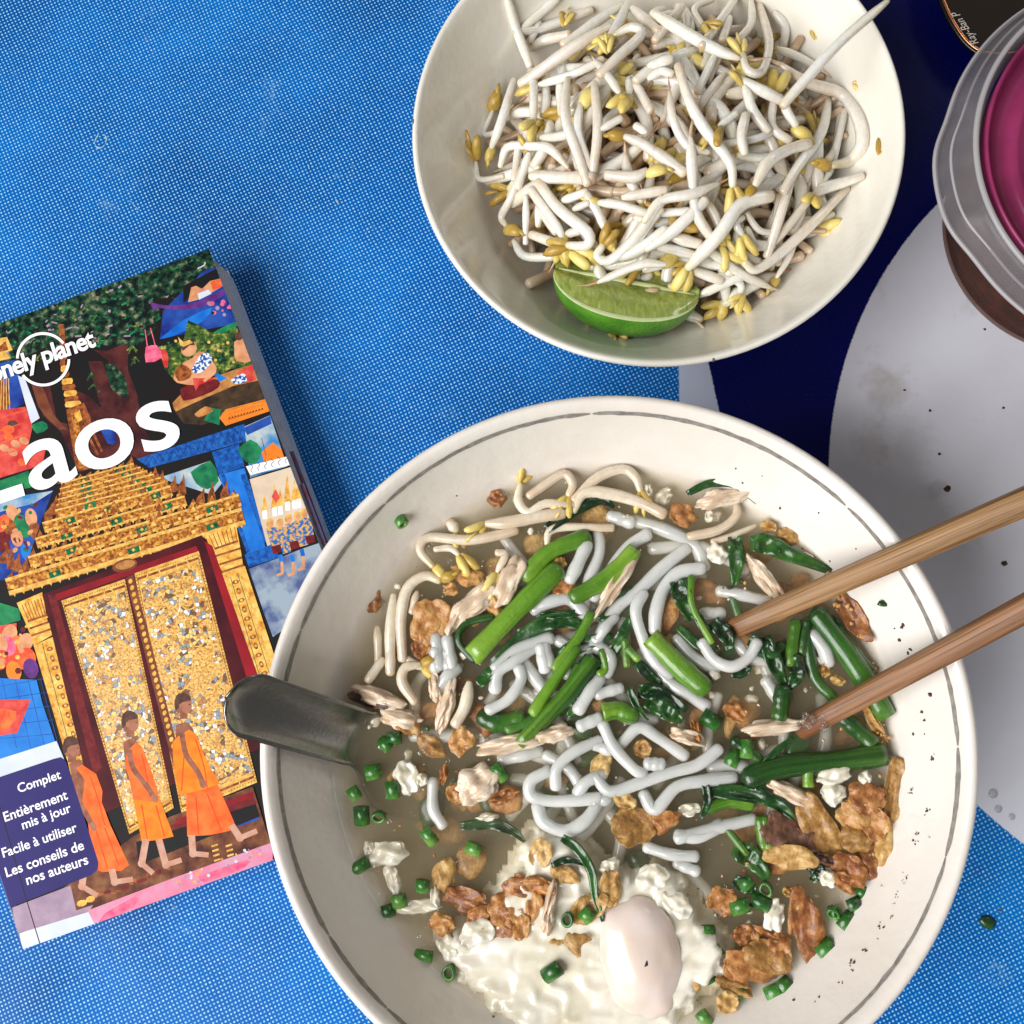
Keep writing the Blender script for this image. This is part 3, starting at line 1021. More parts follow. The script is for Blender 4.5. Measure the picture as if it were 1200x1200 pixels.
for (x, y, h) in ((215, 850, 50), (190, 960, 70), (170, 980, 60), (705, 930, 70), (745, 920, 80), (790, 910, 75), (820, 930, 60), (610, 880, 60), (640, 890, 75), (545, 840, 50), (565, 860, 60), (460, 800, 50), (15, 1130, 60), (40, 1150, 80), (60, 1160, 70), (90, 1170, 70)):
    flame('copper', x, y + 10, h, random.uniform(0, 14), 15)
for i in range(6):  # upper steps
    k = i / 5
    a = (215 - 20 * k, 860 + 95 * k); b = (470 + 120 * k, 790 + 62 * k)
    tier(a, b, 26, 'K', 9 + i, 24, 2)
tier((150, 1000), (600, 870), 34, 'K', 12, 30, 3)
tier((125, 1055), (650, 905), 34, 'K', 14, 30, 3)
for (x, y) in ((300, 1010), (230, 1030), (400, 960), (520, 930), (560, 950)):
    shape('gold', [(x - 26, y + 14), (x, y - 42), (x + 26, y)], 'K'); shape('copper', [(x - 14, y + 8), (x, y - 22), (x + 14, y)], 'K')
tier((100, 1120), (840, 900), 40, 'K', 20, 34, 3)
tier((20, 1200), (850, 950), 56, 'K', 22, 40, 3)
for (x, y) in ((285, 1100), (400, 1060), (540, 1010), (680, 960)):
    shape('gold', [(x - 30, y + 16), (x, y - 46), (x + 30, y - 2)], 'K'); shape('goldlt', [(x - 12, y + 4), (x, y - 22), (x + 12, y - 4)], 'K')
# lower left crowd and tiles
shape('green', [(-60, 480), (70, 520), (75, 560), (-60, 600)], 'L')
shape('redrug', [(-60, 590), (60, 570), (60, 640), (-60, 700)], 'L')
for (x, y, c) in ((35, 610, 'skin'), (60, 650, 'orange'), (90, 640, 'skin'), (20, 690, 'orange'), (70, 700, 'orange'), (100, 690, 'orange'), (50, 740, 'sign'), (110, 730, 'purple'), (30, 650, 'pinkbag'), (0, 640, 'skin'), (5, 700, 'redrug')):
    disc(c, (x, y), 9, 'L', 12, random.uniform(-.5, .5))
for i in range(14): disc(random.choice(('skin', 'goldlt', 'maroon')), (random.uniform(0, 110), random.uniform(580, 740)), random.uniform(1.5, 4), 'L', None, 0, 6)
shape('tile', [(-80, 760), (130, 770), (150, 850), (200, 1000), (-80, 1100)], 'L')
for i in range(5): stroke('deepblue', [(-40, 800 + i * 45), (190, 760 + i * 50)], .7, 'L')
for i in range(4): stroke('deepblue', [(10 + i * 45, 770), (60 + i * 50, 1010)], .7, 'L')
shape('redrug', [(-40, 60), (110, 60), (62, 178), (-40, 190)], 'M'); shape('orange', [(-40, 90), (60, 100), (30, 160), (-40, 170)], 'M', 2)
shape('cloud', [(-100, 300), (200, 205), (240, 300), (-100, 400)], 'M')
# columns
shape('goldcol', [(60, 500), (150, 462), (168, 560), (190, 610), (120, 650), (100, 590)], 'L')
shape('goldcol', [(720, 255), (830, 220), (850, 330), (856, 370), (790, 400), (750, 340)], 'L')
for (a, b) in (((98, 565), (172, 540)), ((105, 590), (178, 565)), ((112, 615), (186, 590)), ((755, 310), (838, 282)), ((760, 335), (846, 308)), ((772, 365), (852, 340)), ((780, 392), (858, 366))):
    stroke('copper', [a, b], 2.4, 'L'); stroke('goldlt', [(a[0], a[1] + 8), (b[0], b[1] + 8)], 2.0, 'L')
for i in range(7):
    stroke('copper', [(735 + i * 15, 262 - i * 5), (758 + i * 13, 312 - i * 4)], 1, 'L'); stroke('copper', [(78 + i * 11, 506 - i * 4), (102 + i * 10, 560 - i * 3)], 1, 'L')
shape('goldcol', [(120, 650), (195, 615), (330, 1120), (260, 1150), (240, 1060)], 'L')
shape('goldcol', [(780, 405), (862, 370), (1010, 820), (985, 900), (930, 900)], 'L')
for (a, b, k, w_) in (((140, 645), (272, 1130), 'goldlt', 2.6), ((190, 622), (322, 1110), 'goldlt', 2.6), ((150, 642), (280, 1130), 'gemgreen', .8), ((800, 410), (940, 880), 'goldlt', 2.6), ((845, 390), (990, 840), 'goldlt', 2.6), ((811, 408), (950, 880), 'gemgreen', .8), ((836, 396), (980, 850), 'gemgreen', .8)):
    stroke(k, [a, b], w_, 'L')
for i in range(14):
    for (a, b) in (((172, 645), (300, 1110)), ((825, 410), (965, 860))):
        c = lerp2(a, b, (i + .5) / 14)
        disc('copper', c, 4.2, 'L', 2.6, 1.2 if i % 2 else -.3, 8); disc('goldlt', c, 1.7, 'L', None, 0, 6)
# door frame
shape('darkred', [(150, 470), (710, 262), (735, 300), (880, 800), (940, 1000), (340, 1250), (300, 1090)], 'L')
shape('redframe', [(195, 470), (690, 300), (700, 318), (200, 492)], 'L')
shape('redframe', [(720, 282), (748, 300), (915, 775), (880, 800)], 'L')
shape('maroon', [(170, 470), (200, 480), (360, 1080), (330, 1100)], 'L')
disc('trunk2', (440, 368), 15, 'L', 7.5, -.25, 18); disc('earth', (442, 366), 12, 'L', 5, -.25, 16)
# door leaves
DL = [(217, 492), (440, 416), (612, 1220), (456, 1312)]
DR = [(474, 396), (700, 318), (905, 1130), (640, 1240)]
for q in (DL, DR):
    shape('goldlt', q, 'L')
    c = ((q[0][0] + q[2][0]) / 2, (q[0][1] + q[2][1]) / 2)
    def ins(k):
        return [lerp2(q[0], q[2], k), lerp2(q[1], q[3], k), lerp2(q[2], q[0], k), lerp2(q[3], q[1], k)]
    shape('copper', ins(.022), 'L'); shape('goldlt', ins(.032), 'L')
    for e in range(4):
        a, b = ins(.012)[e], ins(.012)[(e + 1) % 4]
        m = 26 if e % 2 == 0 else 70
        for i in range(m):
            c = lerp2(a, b, (i + .5) / m)
            disc('line', c, .75, 'L', None, 0, 4)
    shape('mosaic', ins(.048), 'L')
shape('trunk2', [(444, 412), (470, 400), (640, 1060), (612, 1080)], 'L')
for i in range(28):
    c = lerp2((457, 412), (625, 1060), (i + .5) / 28)
    disc('goldcol', c, 2.4, 'L', 3.2, .3, 7)
# gilded scrolls over the mosaic
for q in (DL, DR):
    for r_ in range(13):
        for s_ in (0, 1):
            k = (r_ + .5) / 13
            a = lerp2(q[0], q[3], k); b = lerp2(q[1], q[2], k)
            c = lerp2(a, b, .30 + .40 * s_)
            tw = 1 if (r_ + s_) % 2 else -1
            ph = random.uniform(0, 6)
            pts = [(c[0] + (8 + 13 * i / 3.0 * .8) * math.cos(ph + tw * i * .8), c[1] + (8 + 13 * i / 3.0 * .8) * math.sin(ph + tw * i * .8)) for i in range(8)]
            stroke('goldlt' if (r_ + s_) % 3 else 'goldcol', pts, 1.5, 'L', 2)
# threshold and lacquer floor
shape('floor', [(200, 740), (470, 540), (600, 470), (890, 365), (960, 590), (300, 830)], 'M')
shape('maroon', [(600, 500), (890, 400), (905, 425), (610, 520)], 'M'); shape('redframe', [(620, 480), (890, 382), (895, 400), (625, 498)], 'M')
shape('deepblue', [(830, 470), (905, 445), (915, 480), (840, 505)], 'M')
shape('dark', [(480, 560), (900, 425), (915, 470), (490, 640)], 'M')
for i in range(12):
    c = (260 + i * 30, 790 - i * 12 + random.uniform(-12, 12))
    disc(random.choice(('goldcol', 'copper', 'maroon')), c, random.uniform(3, 7), 'M', random.uniform(2, 4), -.3, 8)
for x in (745, 795):
    for i in range(5): stroke('goldlt', [(x + i * 3, 575 + i * 17), (x + 22 + i * 3, 568 + i * 17)], 2.2, 'M')
# fading strip at the foot
shape('mauve', [(45, 790), (250, 712), (270, 800), (330, 780), (300, 830), (60, 880)], 'M')
shape('cloud', [(70, 880), (330, 800), (400, 850), (85, 960)], 'M')
shape('pink', [(310, 800), (600, 690), (960, 560), (960, 650), (340, 860)], 'M')
shape('pinkbag', [(370, 810), (480, 750), (470, 790), (350, 850)], 'M', 2); shape('pinkbag', [(700, 680), (870, 620), (860, 650), (720, 700)], 'M', 2)
for i in range(30):
    c = (random.uniform(540, 930), 0); c = (c[0], 690 - (c[0] - 600) * .37 + random.uniform(-5, 50))
    disc(random.choice(('mauve', 'cloud', 'goldcol')), c, random.uniform(.8, 2.4), 'M', None, 0, 7)


# three walking monks
def monk(zone, head, torso, robe_up, robe_low, arm, legs, key_up, key_low, folds):
    shape(key_low, robe_low, zone)
    for l in legs: stroke('skin_foot', l[:2], 8.0, zone); stroke('skin_foot', l[1:], 6.2, zone); disc('skin_foot', l[1], 4.6, zone)
    shape('skin_dark', torso, zone, 2)
    shape(key_up, robe_up, zone)
    for fo in folds: stroke('robe_fold', fo, 1.3, zone)
    stroke('skin_dark', arm, 6.4, zone); disc('skin_mid', arm[-1], 4.2, zone, 5.5, -.3, 10)
    h = head
    stroke('skin_dark', [(h[0] + 2, h[1] + 22), (h[0] + 2, h[1] + 52)], 9, zone)
    disc('skin_dark', h, 10, zone, 13, -.15, 18); disc('skin_mid', (h[0] + 12, h[1] + 8), 6.2, zone, 8.5, -.1, 14)
    shape('hair', [(h[0] - 30, h[1] + 4), (h[0] - 24, h[1] - 30), (h[0], h[1] - 40), (h[0] + 24, h[1] - 28), (h[0] + 26, h[1] - 12), (h[0] - 4, h[1] - 6), (h[0] - 14, h[1] + 12), (h[0] - 26, h[1] + 22)], zone, 2)
    disc('skin_mid', (h[0] - 8, h[1] + 8), 2, zone, 3.2)
    stroke('line', [(h[0] + 20, h[1] + 2), (h[0] + 27, h[1] + 2)], .8, zone)


monk('M', (252, 228), [(245, 285), (280, 270), (310, 320), (330, 420), (290, 420), (260, 350)],
     [(270, 300), (290, 288), (340, 320), (362, 380), (360, 420), (390, 500), (330, 520), (290, 430), (300, 340)],
     [(310, 480), (390, 500), (455, 640), (430, 660), (360, 665), (330, 650)],
     [(262, 320), (275, 400), (310, 470), (330, 505)], [[(300, 640), (290, 715), (345, 748)], [(395, 655), (405, 700), (470, 690)]], 'robe', 'robe', [[(320, 330), (350, 420), (370, 500)], [(340, 520), (380, 650)], [(370, 510), (420, 640)]])
monk('M', (458, 138), [(435, 210), (475, 195), (500, 260), (500, 360), (450, 340), (440, 270)],
     [(480, 210), (500, 225), (530, 300), (555, 380), (560, 420), (470, 410), (455, 330), (440, 290), (450, 240)],
     [(468, 400), (560, 400), (612, 540), (560, 552), (500, 558)],
     [(455, 235), (470, 300), (515, 360), (545, 405)], [[(515, 550), (500, 635), (540, 670)], [(560, 550), (585, 640), (640, 622)]], 'robe', 'robe2', [[(500, 250), (520, 340), (530, 400)], [(500, 430), (520, 550)], [(550, 430), (580, 540)]])
monk('M', (645, 75), [(620, 150), (660, 140), (690, 190), (690, 300), (640, 280), (620, 220)],
     [(665, 165), (690, 180), (730, 280), (775, 355), (700, 380), (630, 395), (612, 300), (608, 210), (625, 190)],
     [(655, 380), (765, 355), (825, 490), (810, 520), (740, 535), (660, 540)],
     [(640, 170), (655, 250), (695, 310), (715, 355)], [[(675, 535), (680, 600), (735, 605)], [(815, 500), (845, 545), (905, 520)]], 'robe2', 'robe', [[(690, 200), (720, 300), (730, 370)], [(690, 400), (700, 530)], [(730, 390), (780, 520)], [(650, 240), (640, 380)]])
# navy information panel
shape('panel', [(-60, 352), (190, 268), (215, 262), (234, 276), (246, 310), (348, 630), (346, 655), (325, 675), (60, 780), (-20, 805)], 'M')
shape('panel', [(-60, 352), (40, 330), (60, 785), (-20, 805)], 'M')
stroke('line', [(0, 430), (95, 760), (145, 925)], 1.2, 'M')

me = mesh('front_cover', *box8(bk(0, 0, 0), bk(1, 0, 0), bk(1, 1, 0), bk(0, 1, 0), ZB - .0005, ZB))
fc = link('front_cover', me, cov_edge, book, loc=-book.location, smooth=False)
me = mesh('cover_picture', cv, cf, False)
for k in ckeys: me.materials.append(INK[k])
me.polygons.foreach_set('material_index', cm)
o = link('cover_picture', me, None, fc, smooth=False)
ZTXT = ZB + 0.00004 + (LAYER[0] + 12) * LSTEP


# lettering
def text(s, p0, p1, mat, bold=0.0, parent=None, name='lettering', z=None, hscale=1.0, spacing=1.0, shear=0.0):
    z = ZTXT if z is None else z
    cu = bpy.data.curves.new(name, 'FONT')
    cu.body = s
    cu.size = 1.0
    cu.offset = bold
    cu.space_character = spacing
    cu.shear = shear
    cu.resolution_u = 6
    ob = bpy.data.objects.new(name, cu)
    COL.objects.link(ob)
    dg = bpy.context.evaluated_depsgraph_get()
    me = bpy.data.meshes.new_from_object(ob.evaluated_get(dg))
    bpy.data.objects.remove(ob)
    xs = [q.co.x for q in me.vertices]
    x0, x1 = min(xs), max(xs)
    a, b = P(*p0, z), P(*p1, z)
    ex = (b - a); k = ex.length / (x1 - x0); ex.normalize()
    ey = Vector((-ex.y, ex.x, 0))
    for q in me.vertices:
        w3 = a + ex * ((q.co.x - x0) * k) + ey * (q.co.y * k * hscale)
        q.co = w3
    me.materials.clear()
    me.materials.append(mat)
    o = link(name, me, None, None, smooth=False)
    if parent is not None:
        o.parent = parent
        pl = parent.location.copy()
        if parent.parent is not None: pl += parent.parent.location
        o.location = -pl
    return o


WH = INK['white']
text('aos', (37, 576), (214, 517), WH, .012, fc, 'title_lettering', hscale=.86)
text('L', (-34, 600), (29, 579), WH, .012, fc, 'title_lettering', hscale=.86)
text('lonely planet', (-14, 450), (113, 405), WH, .026, fc, 'logo_lettering', hscale=1.1, spacing=.93)
for (s_, a, b) in (('Complet', (22, 929), (72, 912)), ('Entièrement', (6, 963), (80, 936)), ('mis à jour', (27, 972), (84, 951)),
                   ('Facile à utiliser', (4, 1005), (91, 974)), ('Les conseils de', (8, 1028), (99, 995)), ('nos auteurs', (32, 1037), (104, 1012))):
    text(s_, a, b, WH, .014, fc, 'panel_lettering')


def arc_ring(c, r0, r1, a0, a1, z, n=40):
    v, f = [], []
    for i in range(n + 1):
        a = a0 + (a1 - a0) * i / n
        for r in (r0, r1):
            v.append(P(c[0] + r * math.cos(a), c[1] - r * math.sin(a), z))
    for i in range(n): f.append((2 * i, 2 * i + 1, 2 * i + 3, 2 * i + 2))
    return v, f


for (a0, a1) in ((math.radians(38), math.radians(178)), (math.radians(218), math.radians(360))):
    place('logo_ring', arc_ring((50.5, 421), 28.6, 31.8, a0, a1, ZTXT), WH, fc, recenter=False, smooth=False)

# =================================================================== CHOPSTICKS
def make_wood(name, c1, c2, c3):
    t = NT(name)
    mp = t.n('ShaderNodeMapping'); mp.inputs['Scale'].default_value = (14, 520, 520)
    t.l(t.co(), mp.inputs['Vector'])
    g1 = t.noise(1.0, 5, 0.65, 0.4, mp.outputs[0])
    mp2 = t.n('ShaderNodeMapping'); mp2.inputs['Scale'].default_value = (30, 1700, 1700)
    t.l(t.co(), mp2.inputs['Vector'])
    g2 = t.noise(1.0, 3, 0.6, 0.0, mp2.outputs[0])
    col = t.ramp(g1, [(0.28, c1), (0.5, c2), (0.75, c3)])
    fib = t.ramp(g2, [(0.34, (.34, .30, .28, 1)), (0.52, (1, 1, 1, 1))])
    col = t.mix(0.75, col, fib, 'MULTIPLY')
    # broth-soaked tip
    sep = t.n('ShaderNodeSeparateXYZ'); t.l(t.co(), sep.inputs[0])
    wet = t.n('ShaderNodeMapRange', i_From_Min=0.024, i_From_Max=0.004)
    t.l(t.math('ADD', sep.outputs[0], t.math('MULTIPLY', t.noise(400, 3), 0.008)), wet.inputs[0])
    col = t.mix(t.math('MULTIPLY', wet.outputs[0], 0.6), col, srgb(112, 62, 36))
    t.l(col, t.b.inputs['Base Color'])
    rr = t.n('ShaderNodeMapRange', i_To_Min=0.55, i_To_Max=0.25); t.l(wet.outputs[0], rr.inputs[0])
    t.l(rr.outputs[0], t.b.inputs['Roughness'])
    t.bump(g2, 0.25, 0.0004)
    return t.m


def chopstick(tip_px, z_tip, rim_px, z_rim, r0, r1, length, mat, label, roll):
    a, b = P(*tip_px, z_tip), P(*rim_px, z_rim)
    d = (b - a).normalized()
    v, f = [], []
    N, S = 16, 16
    xs = [0, .0004, .0012] + [length * (i + 1) / N for i in range(N - 1)] + [length - .0006, length]
    ks = [.55, .85, 1.0] + [1.0] * (N - 1) + [.95, .8]
    for x, k in zip(xs, ks):
        r = (r0 + (r1 - r0) * (x / length) ** .8) * k
        for s in range(S):
            an = 2 * PI * s / S + roll
            c, s_ = math.cos(2 * PI * s / S), math.sin(2 * PI * s / S)
            p = 5.0
            q = (abs(c) ** p + abs(s_) ** p) ** (-1 / p)
            x2, y2 = q * c * r, q * s_ * r
            v.append((x, x2 * math.cos(roll) - y2 * math.sin(roll), x2 * math.sin(roll) + y2 * math.cos(roll)))
    m = len(xs)
    for i in range(m - 1):
        for s in range(S):
            s2 = (s + 1) % S
            f.append((i * S + s, i * S + s2, (i + 1) * S + s2, (i + 1) * S + s))
    f.append(tuple(range(S - 1, -1, -1))); f.append(tuple((m - 1) * S + s for s in range(S)))
    root = empty('chopstick', a)
    tag(root, label, 'chopstick', 'pair of bamboo chopsticks in the soup bowl')
    o = link('stick', mesh('stick', v, f), mat, root)
    o.rotation_mode = 'QUATERNION'
    o.rotation_quaternion = d.to_track_quat('X', 'Z')
    return root, a, d


wood1 = make_wood('bamboo_pale', srgb(104, 76, 46), srgb(154, 116, 74), srgb(182, 146, 102))
wood2 = make_wood('bamboo_red', srgb(98, 66, 42), srgb(142, 100, 66), srgb(168, 126, 88))
chopstick((852, 739), .0485, (1078, 641), .0778, .0029, .0047, .225, wood1, 'pale bamboo chopstick with coarse grain and frayed wet tip resting on the bowl rim', .25)
ch2, ca_, cd_ = chopstick((934, 857), .0480, (1114, 760), .0778, .0029, .0046, .225, wood2, 'darker reddish bamboo chopstick with bubbles at its dipped tip', .12)
bub = NT('bubble_film')
bub.t.nodes.remove(bub.b)
tr = bub.n('ShaderNodeBsdfTransparent'); gl = bub.n('ShaderNodeBsdfGlossy', i_Roughness=0.03); mx = bub.n('ShaderNodeMixShader'); lw = bub.n('ShaderNodeLayerWeight', i_Blend=0.35)
bub.l(lw.outputs['Facing'], mx.inputs[0]); bub.l(tr.outputs[0], mx.inputs[1]); bub.l(gl.outputs[0], mx.inputs[2]); bub.l(mx.outputs[0], bub.out.inputs['Surface'])
random.seed(4)
for i in range(16):
    p = P(942 + random.uniform(-4, 26), 846 + random.uniform(-10, 12), Z_SOUP + .0042 + random.uniform(-.0004, .0006))
    r = random.uniform(.0005, .0012)
    vs, fs = ico(2)
    place('bubble', ([p + q * r for q in vs], fs), bub.m, ch2)

# =================================================================== SPOON
steel = NT('brushed_dark_steel')
steel.set(Metallic=1.0, Roughness=0.2)
mp = steel.n('ShaderNodeMapping'); mp.inputs['Scale'].default_value = (30, 1500, 1500); steel.l(steel.co(), mp.inputs['Vector'])
br = steel.noise(1.0, 3, .6, 0, mp.outputs[0])
steel.l(steel.ramp(br, [(0.3, srgb(128, 130, 130)), (0.7, srgb(150, 151, 150))]), steel.b.inputs['Base Color'])
steel.bump(br, 0.06, 0.0003)
A = P(266, 817, .0880); B = P(420, 864, .0515)
d = (B - A).normalized()
side = d.cross(Vector((0, 0, 1))).normalized()
upv = side.cross(d).normalized()
if upv.z < 0: upv.negate()
HL = (B - A).length
NU, NV = 44, 14
TOT = HL + .062


def spoon_sec(s):
    # distance from handle end -> half width, trough depth, drop below the handle line
    if s < .0095:
        hw = math.sqrt(max(0.0, .0095 ** 2 - (.0095 - s) ** 2)) + .0001
    elif s < HL:
        hw = .0095 - .0007 * (s - .0095) / HL
    elif s < HL + .016:
        k = (s - HL) / .016; hw = .0088 + .0105 * k * k * (3 - 2 * k)
    else:
        k = (s - HL - .016) / .046; hw = .0193 * math.sqrt(max(0.0, 1 - k ** 2.4)) + .0001
    k = min(max((s - HL) / .02, 0), 1)
    depth = .0034 * min(1.0, hw / .0095) * (1 - k) + .009 * k * (hw / .0193)
    return hw, depth


v, f = [], []
for layer in (0, 1):
    for i in range(NU + 1):
        k = i / NU
        s = TOT * (k ** 1.25)
        hw, dep = spoon_sec(s)
        c = A + d * s
        if s > HL:                       # the neck eases towards level inside the broth
            e = s - HL
            c = c + upv * min(e * e * 3.2, .0125 + .35 * max(0, e - .05))
        for j in range(NV + 1):
            q = j / NV * 2 - 1
            h = dep * (q * q - 1) + dep * .55
            v.append(c + side * (q * hw) + upv * (h - (.0011 if layer else 0)))
W1 = NV + 1; OFF = (NU + 1) * W1
for i in range(NU):
    for j in range(NV):
        a, b, c2, d2 = i * W1 + j, i * W1 + j + 1, (i + 1) * W1 + j + 1, (i + 1) * W1 + j
        f.append((a, d2, c2, b)); f.append((OFF + a, OFF + b, OFF + c2, OFF + d2))
for i in range(NU):
    for j, fl in ((0, 0), (NV, 1)):
        a, b = i * W1 + j, (i + 1) * W1 + j
        f.append((a, OFF + a, OFF + b, b) if fl else (a, b, OFF + b, OFF + a))
for j in range(NV):
    f.append((j, j + 1, OFF + j + 1, OFF + j)); e = NU * W1; f.append((e + j + 1, e + j, OFF + e + j, OFF + e + j + 1))
me = mesh('soup_spoon', [p - A for p in v], f)
bm = bmesh.new(); bm.from_mesh(me); bmesh.ops.recalc_face_normals(bm, faces=bm.faces); bm.to_mesh(me); bm.free()
o = link('soup_spoon', me, steel.m, loc=A)
tag(o, 'dark steel soup spoon with broad trough handle leaning over the bowl rim', 'spoon')

# =================================================================== TUB WITH PINK LID
JX, JY = .1880, .1625


def plastic(name, col, tr_amt, rough, c2=None):
    t = NT(name)
    t.set(Roughness=rough, Specular_IOR_Level=0.5)
    if c2:
        t.l(t.ramp(t.noise(50, 4), [(0.35, col), (0.65, c2)]), t.b.inputs['Base Color'])
    else:
        t.b.inputs['Base Color'].default_value = col
    tr = t.n('ShaderNodeBsdfTransparent'); mx = t.n('ShaderNodeMixShader')
    tr.inputs[0].default_value = (min(1, col[0] * .9 + .25), min(1, col[1] * .9 + .25), min(1, col[2] * .9 + .25), 1)
    mx.inputs[0].default_value = tr_amt
    t.l(t.b.outputs[0], mx.inputs[1]); t.l(tr.outputs[0], mx.inputs[2]); t.l(mx.outputs[0], t.out.inputs['Surface'])
    t.bump(t.noise(160, 3), 0.15, 0.0008)
    return t.m


tubm = plastic('milky_plastic', srgb(176, 150, 136), 0.91, 0.25, srgb(140, 116, 104))
colm = plastic('milky_lid_plastic', srgb(196, 192, 194), 0.80, 0.16, srgb(160, 156, 162))
pinkm = plastic('pink_plastic', srgb(178, 62, 116), 0.35, 0.26, srgb(150, 50, 98))
paste = pm('chilli_paste', srgb(64, 22, 14), srgb(134, 58, 32), 170, .35, .6, 300, c3=srgb(176, 96, 52))
jar = empty('condiment_tub', (JX, JY, 0))
tag(jar, 'round milky plastic tub of brown chilli paste with pink lid', 'tub')
v, f = lathe([(.0004, .0), (.044, .0), (.0475, .0025), (.0500, .02), (.0535, .050), (.0545, .058), (.0537, .058), (.0527, .050), (.0492, .02), (.0465, .0035), (.0004, .0012)], 96, (0, 0), True)
link('tub_wall', mesh('tub_wall', v, f), tubm, jar)
v, f = lathe([(.0004, .0016), (.0455, .0018), (.0462, .0038), (.0488, .02), (.0515, .042), (.050, .0435), (.03, .0428), (.0004, .044)], 72, (0, 0), True)
link('chilli_paste', mesh('chilli_paste', v, f), paste, jar)
# skirted collar with pull tabs: radius swells at two places
S = 160
prof = [(.0549, .0570), (.0610, .0562), (.0640, .0548), (.0650, .0556), (.0645, .0572), (.0618, .0605), (.0600, .0640), (.0588, .0655), (.0570, .0655), (.0562, .0640), (.0552, .0612)]
v, f = [], []
TABS = [(math.radians(187), .30, .0030), (math.radians(60), .30, .003), (math.radians(310), .30, .003)]
for r, z in prof:
    for k in range(S):
        a = 2 * PI * k / S
        rr = r
        for (ta, tw, th) in TABS:
            dlt = (a - ta + PI) % (2 * PI) - PI
            if r > .0605:
                rr += th * math.exp(-(abs(dlt) / tw) ** 4)
        v.append((rr * math.cos(a), rr * math.sin(a), z))
n = len(prof)
for i in range(n):
    for k in range(S):
        k2 = (k + 1) % S; i2 = (i + 1) % n
        f.append((i * S + k, i * S + k2, i2 * S + k2, i2 * S + k))
lc = link('lid_collar', mesh('lid_collar', v, f), colm, jar)
beadm = plastic('milky_bead', srgb(206, 204, 206), 0.45, 0.2)
for (br_, bz_, rr_) in ((.0646, .0558, .0009), (.0580, .0657, .0010), (.0612, .0607, .0005)):
    vv, ff = [], []
    for k in range(S):
        a = 2 * PI * k / S
        rk = br_
        for (ta, tw, th) in TABS:
            dlt = (a - ta + PI) % (2 * PI) - PI
            if br_ > .0605: rk += th * math.exp(-(abs(dlt) / tw) ** 4)
        for q in range(6):
            b_ = 2 * PI * q / 6
            vv.append(((rk + rr_ * math.cos(b_)) * math.cos(a), (rk + rr_ * math.cos(b_)) * math.sin(a), bz_ + rr_ * math.sin(b_)))
    for k in range(S):
        for q in range(6):
            ff.append((k * 6 + q, ((k + 1) % S) * 6 + q, ((k + 1) % S) * 6 + (q + 1) % 6, k * 6 + (q + 1) % 6))
    link('rim_bead', mesh('rim_bead', vv, ff), beadm, lc)
v, f = lathe([(.0004, .0588), (.030, .0588), (.0405, .0588), (.0425, .0602), (.0445, .0608), (.0455, .0600), (.0475, .0590), (.0510, .0590), (.0525, .0618), (.0537, .0650), (.0546, .0655), (.0550, .0640), (.0546, .0600), (.0530, .0578), (.0004, .0576)], 120, (0, 0), True)
pl = link('pink_lid', mesh('pink_lid', v, f), pinkm, jar)
for r in (.036, .024):
    v, f = lathe([(r - .0006, .0587), (r, .0594), (r + .0006, .0587)], 90, (0, 0))
    link('moulded_ridge', mesh('moulded_ridge', v, f), pinkm, pl)

# =================================================================== SUNGLASSES (a corner shows)
cop = pm('copper_wire', srgb(206, 140, 100), rough=.25, metal=1.0)
lens = NT('tinted_lens'); lens.set(Roughness=0.06, Specular_IOR_Level=0.6); lens.b.inputs['Base Color'].default_value = srgb(34, 26, 20)
blk = pm('black_acetate', srgb(16, 15, 15), rough=.25)
ZL = .0100
out_px = [(1102, -10), (1108, 8), (1118, 28), (1132, 48), (1148, 60), (1166, 64), (1190, 62), (1232, 50), (1280, 16), (1300, -40), (1285, -110), (1230, -150), (1165, -150), (1118, -110), (1098, -50)]
loop = [P(x, y, ZL) for x, y in out_px]
loop = catmull(loop + [loop[0]], 4)[:-1]
cen = sum(loop, Vector((0, 0, 0))) / len(loop)
sg = empty('sunglasses', (cen.x, cen.y, 0))
tag(sg, 'brown lensed sunglasses with thin copper rim lying beside the tub', 'sunglasses')


def glasses_side(shift):
    lp = [p + shift for p in loop]; c0 = cen + shift
    v, f = [], []
    n = len(lp); rings = 5
    for k in range(rings):
        q = 1 - k / rings
        for p in lp:
            w_ = c0 + (p - c0) * q
            v.append(Vector((w_.x, w_.y, ZL + .0035 * (1 - q * q))))
    v.append(Vector((c0.x, c0.y, ZL + .0035)))
    for k in range(rings - 1):
        for i in range(n):
            i2 = (i + 1) % n
            f.append((k * n + i, k * n + i2, (k + 1) * n + i2, (k + 1) * n + i))
    for i in range(n): f.append(((rings - 1) * n + i, (rings - 1) * n + (i + 1) % n, rings * n))
    le = place('lens', (v, f), lens.m, sg)
    for (rr, zz, m_, nm) in ((.00075, .0006, cop, 'wire_rim'), (.0012, -.0010, blk, 'rim_back')):
        path = [c0 + (p - c0) * 1.008 + Vector((0, 0, zz)) for p in lp]
        vv, ff = [], []
        SS = 8
        for i, p in enumerate(path):
            tdir = (path[(i + 1) % n] - path[i - 1]).normalized(); s = tdir.cross(Vector((0, 0, 1))).normalized()
            for q in range(SS):
                a = 2 * PI * q / SS
                vv.append(p + s * math.cos(a) * rr + Vector((0, 0, math.sin(a) * rr)))
        for i in range(n):
            for q in range(SS):
                ff.append((i * SS + q, ((i + 1) % n) * SS + q, ((i + 1) % n) * SS + (q + 1) % SS, i * SS + (q + 1) % SS))
        place(nm, (vv, ff), m_, sg)
    return le


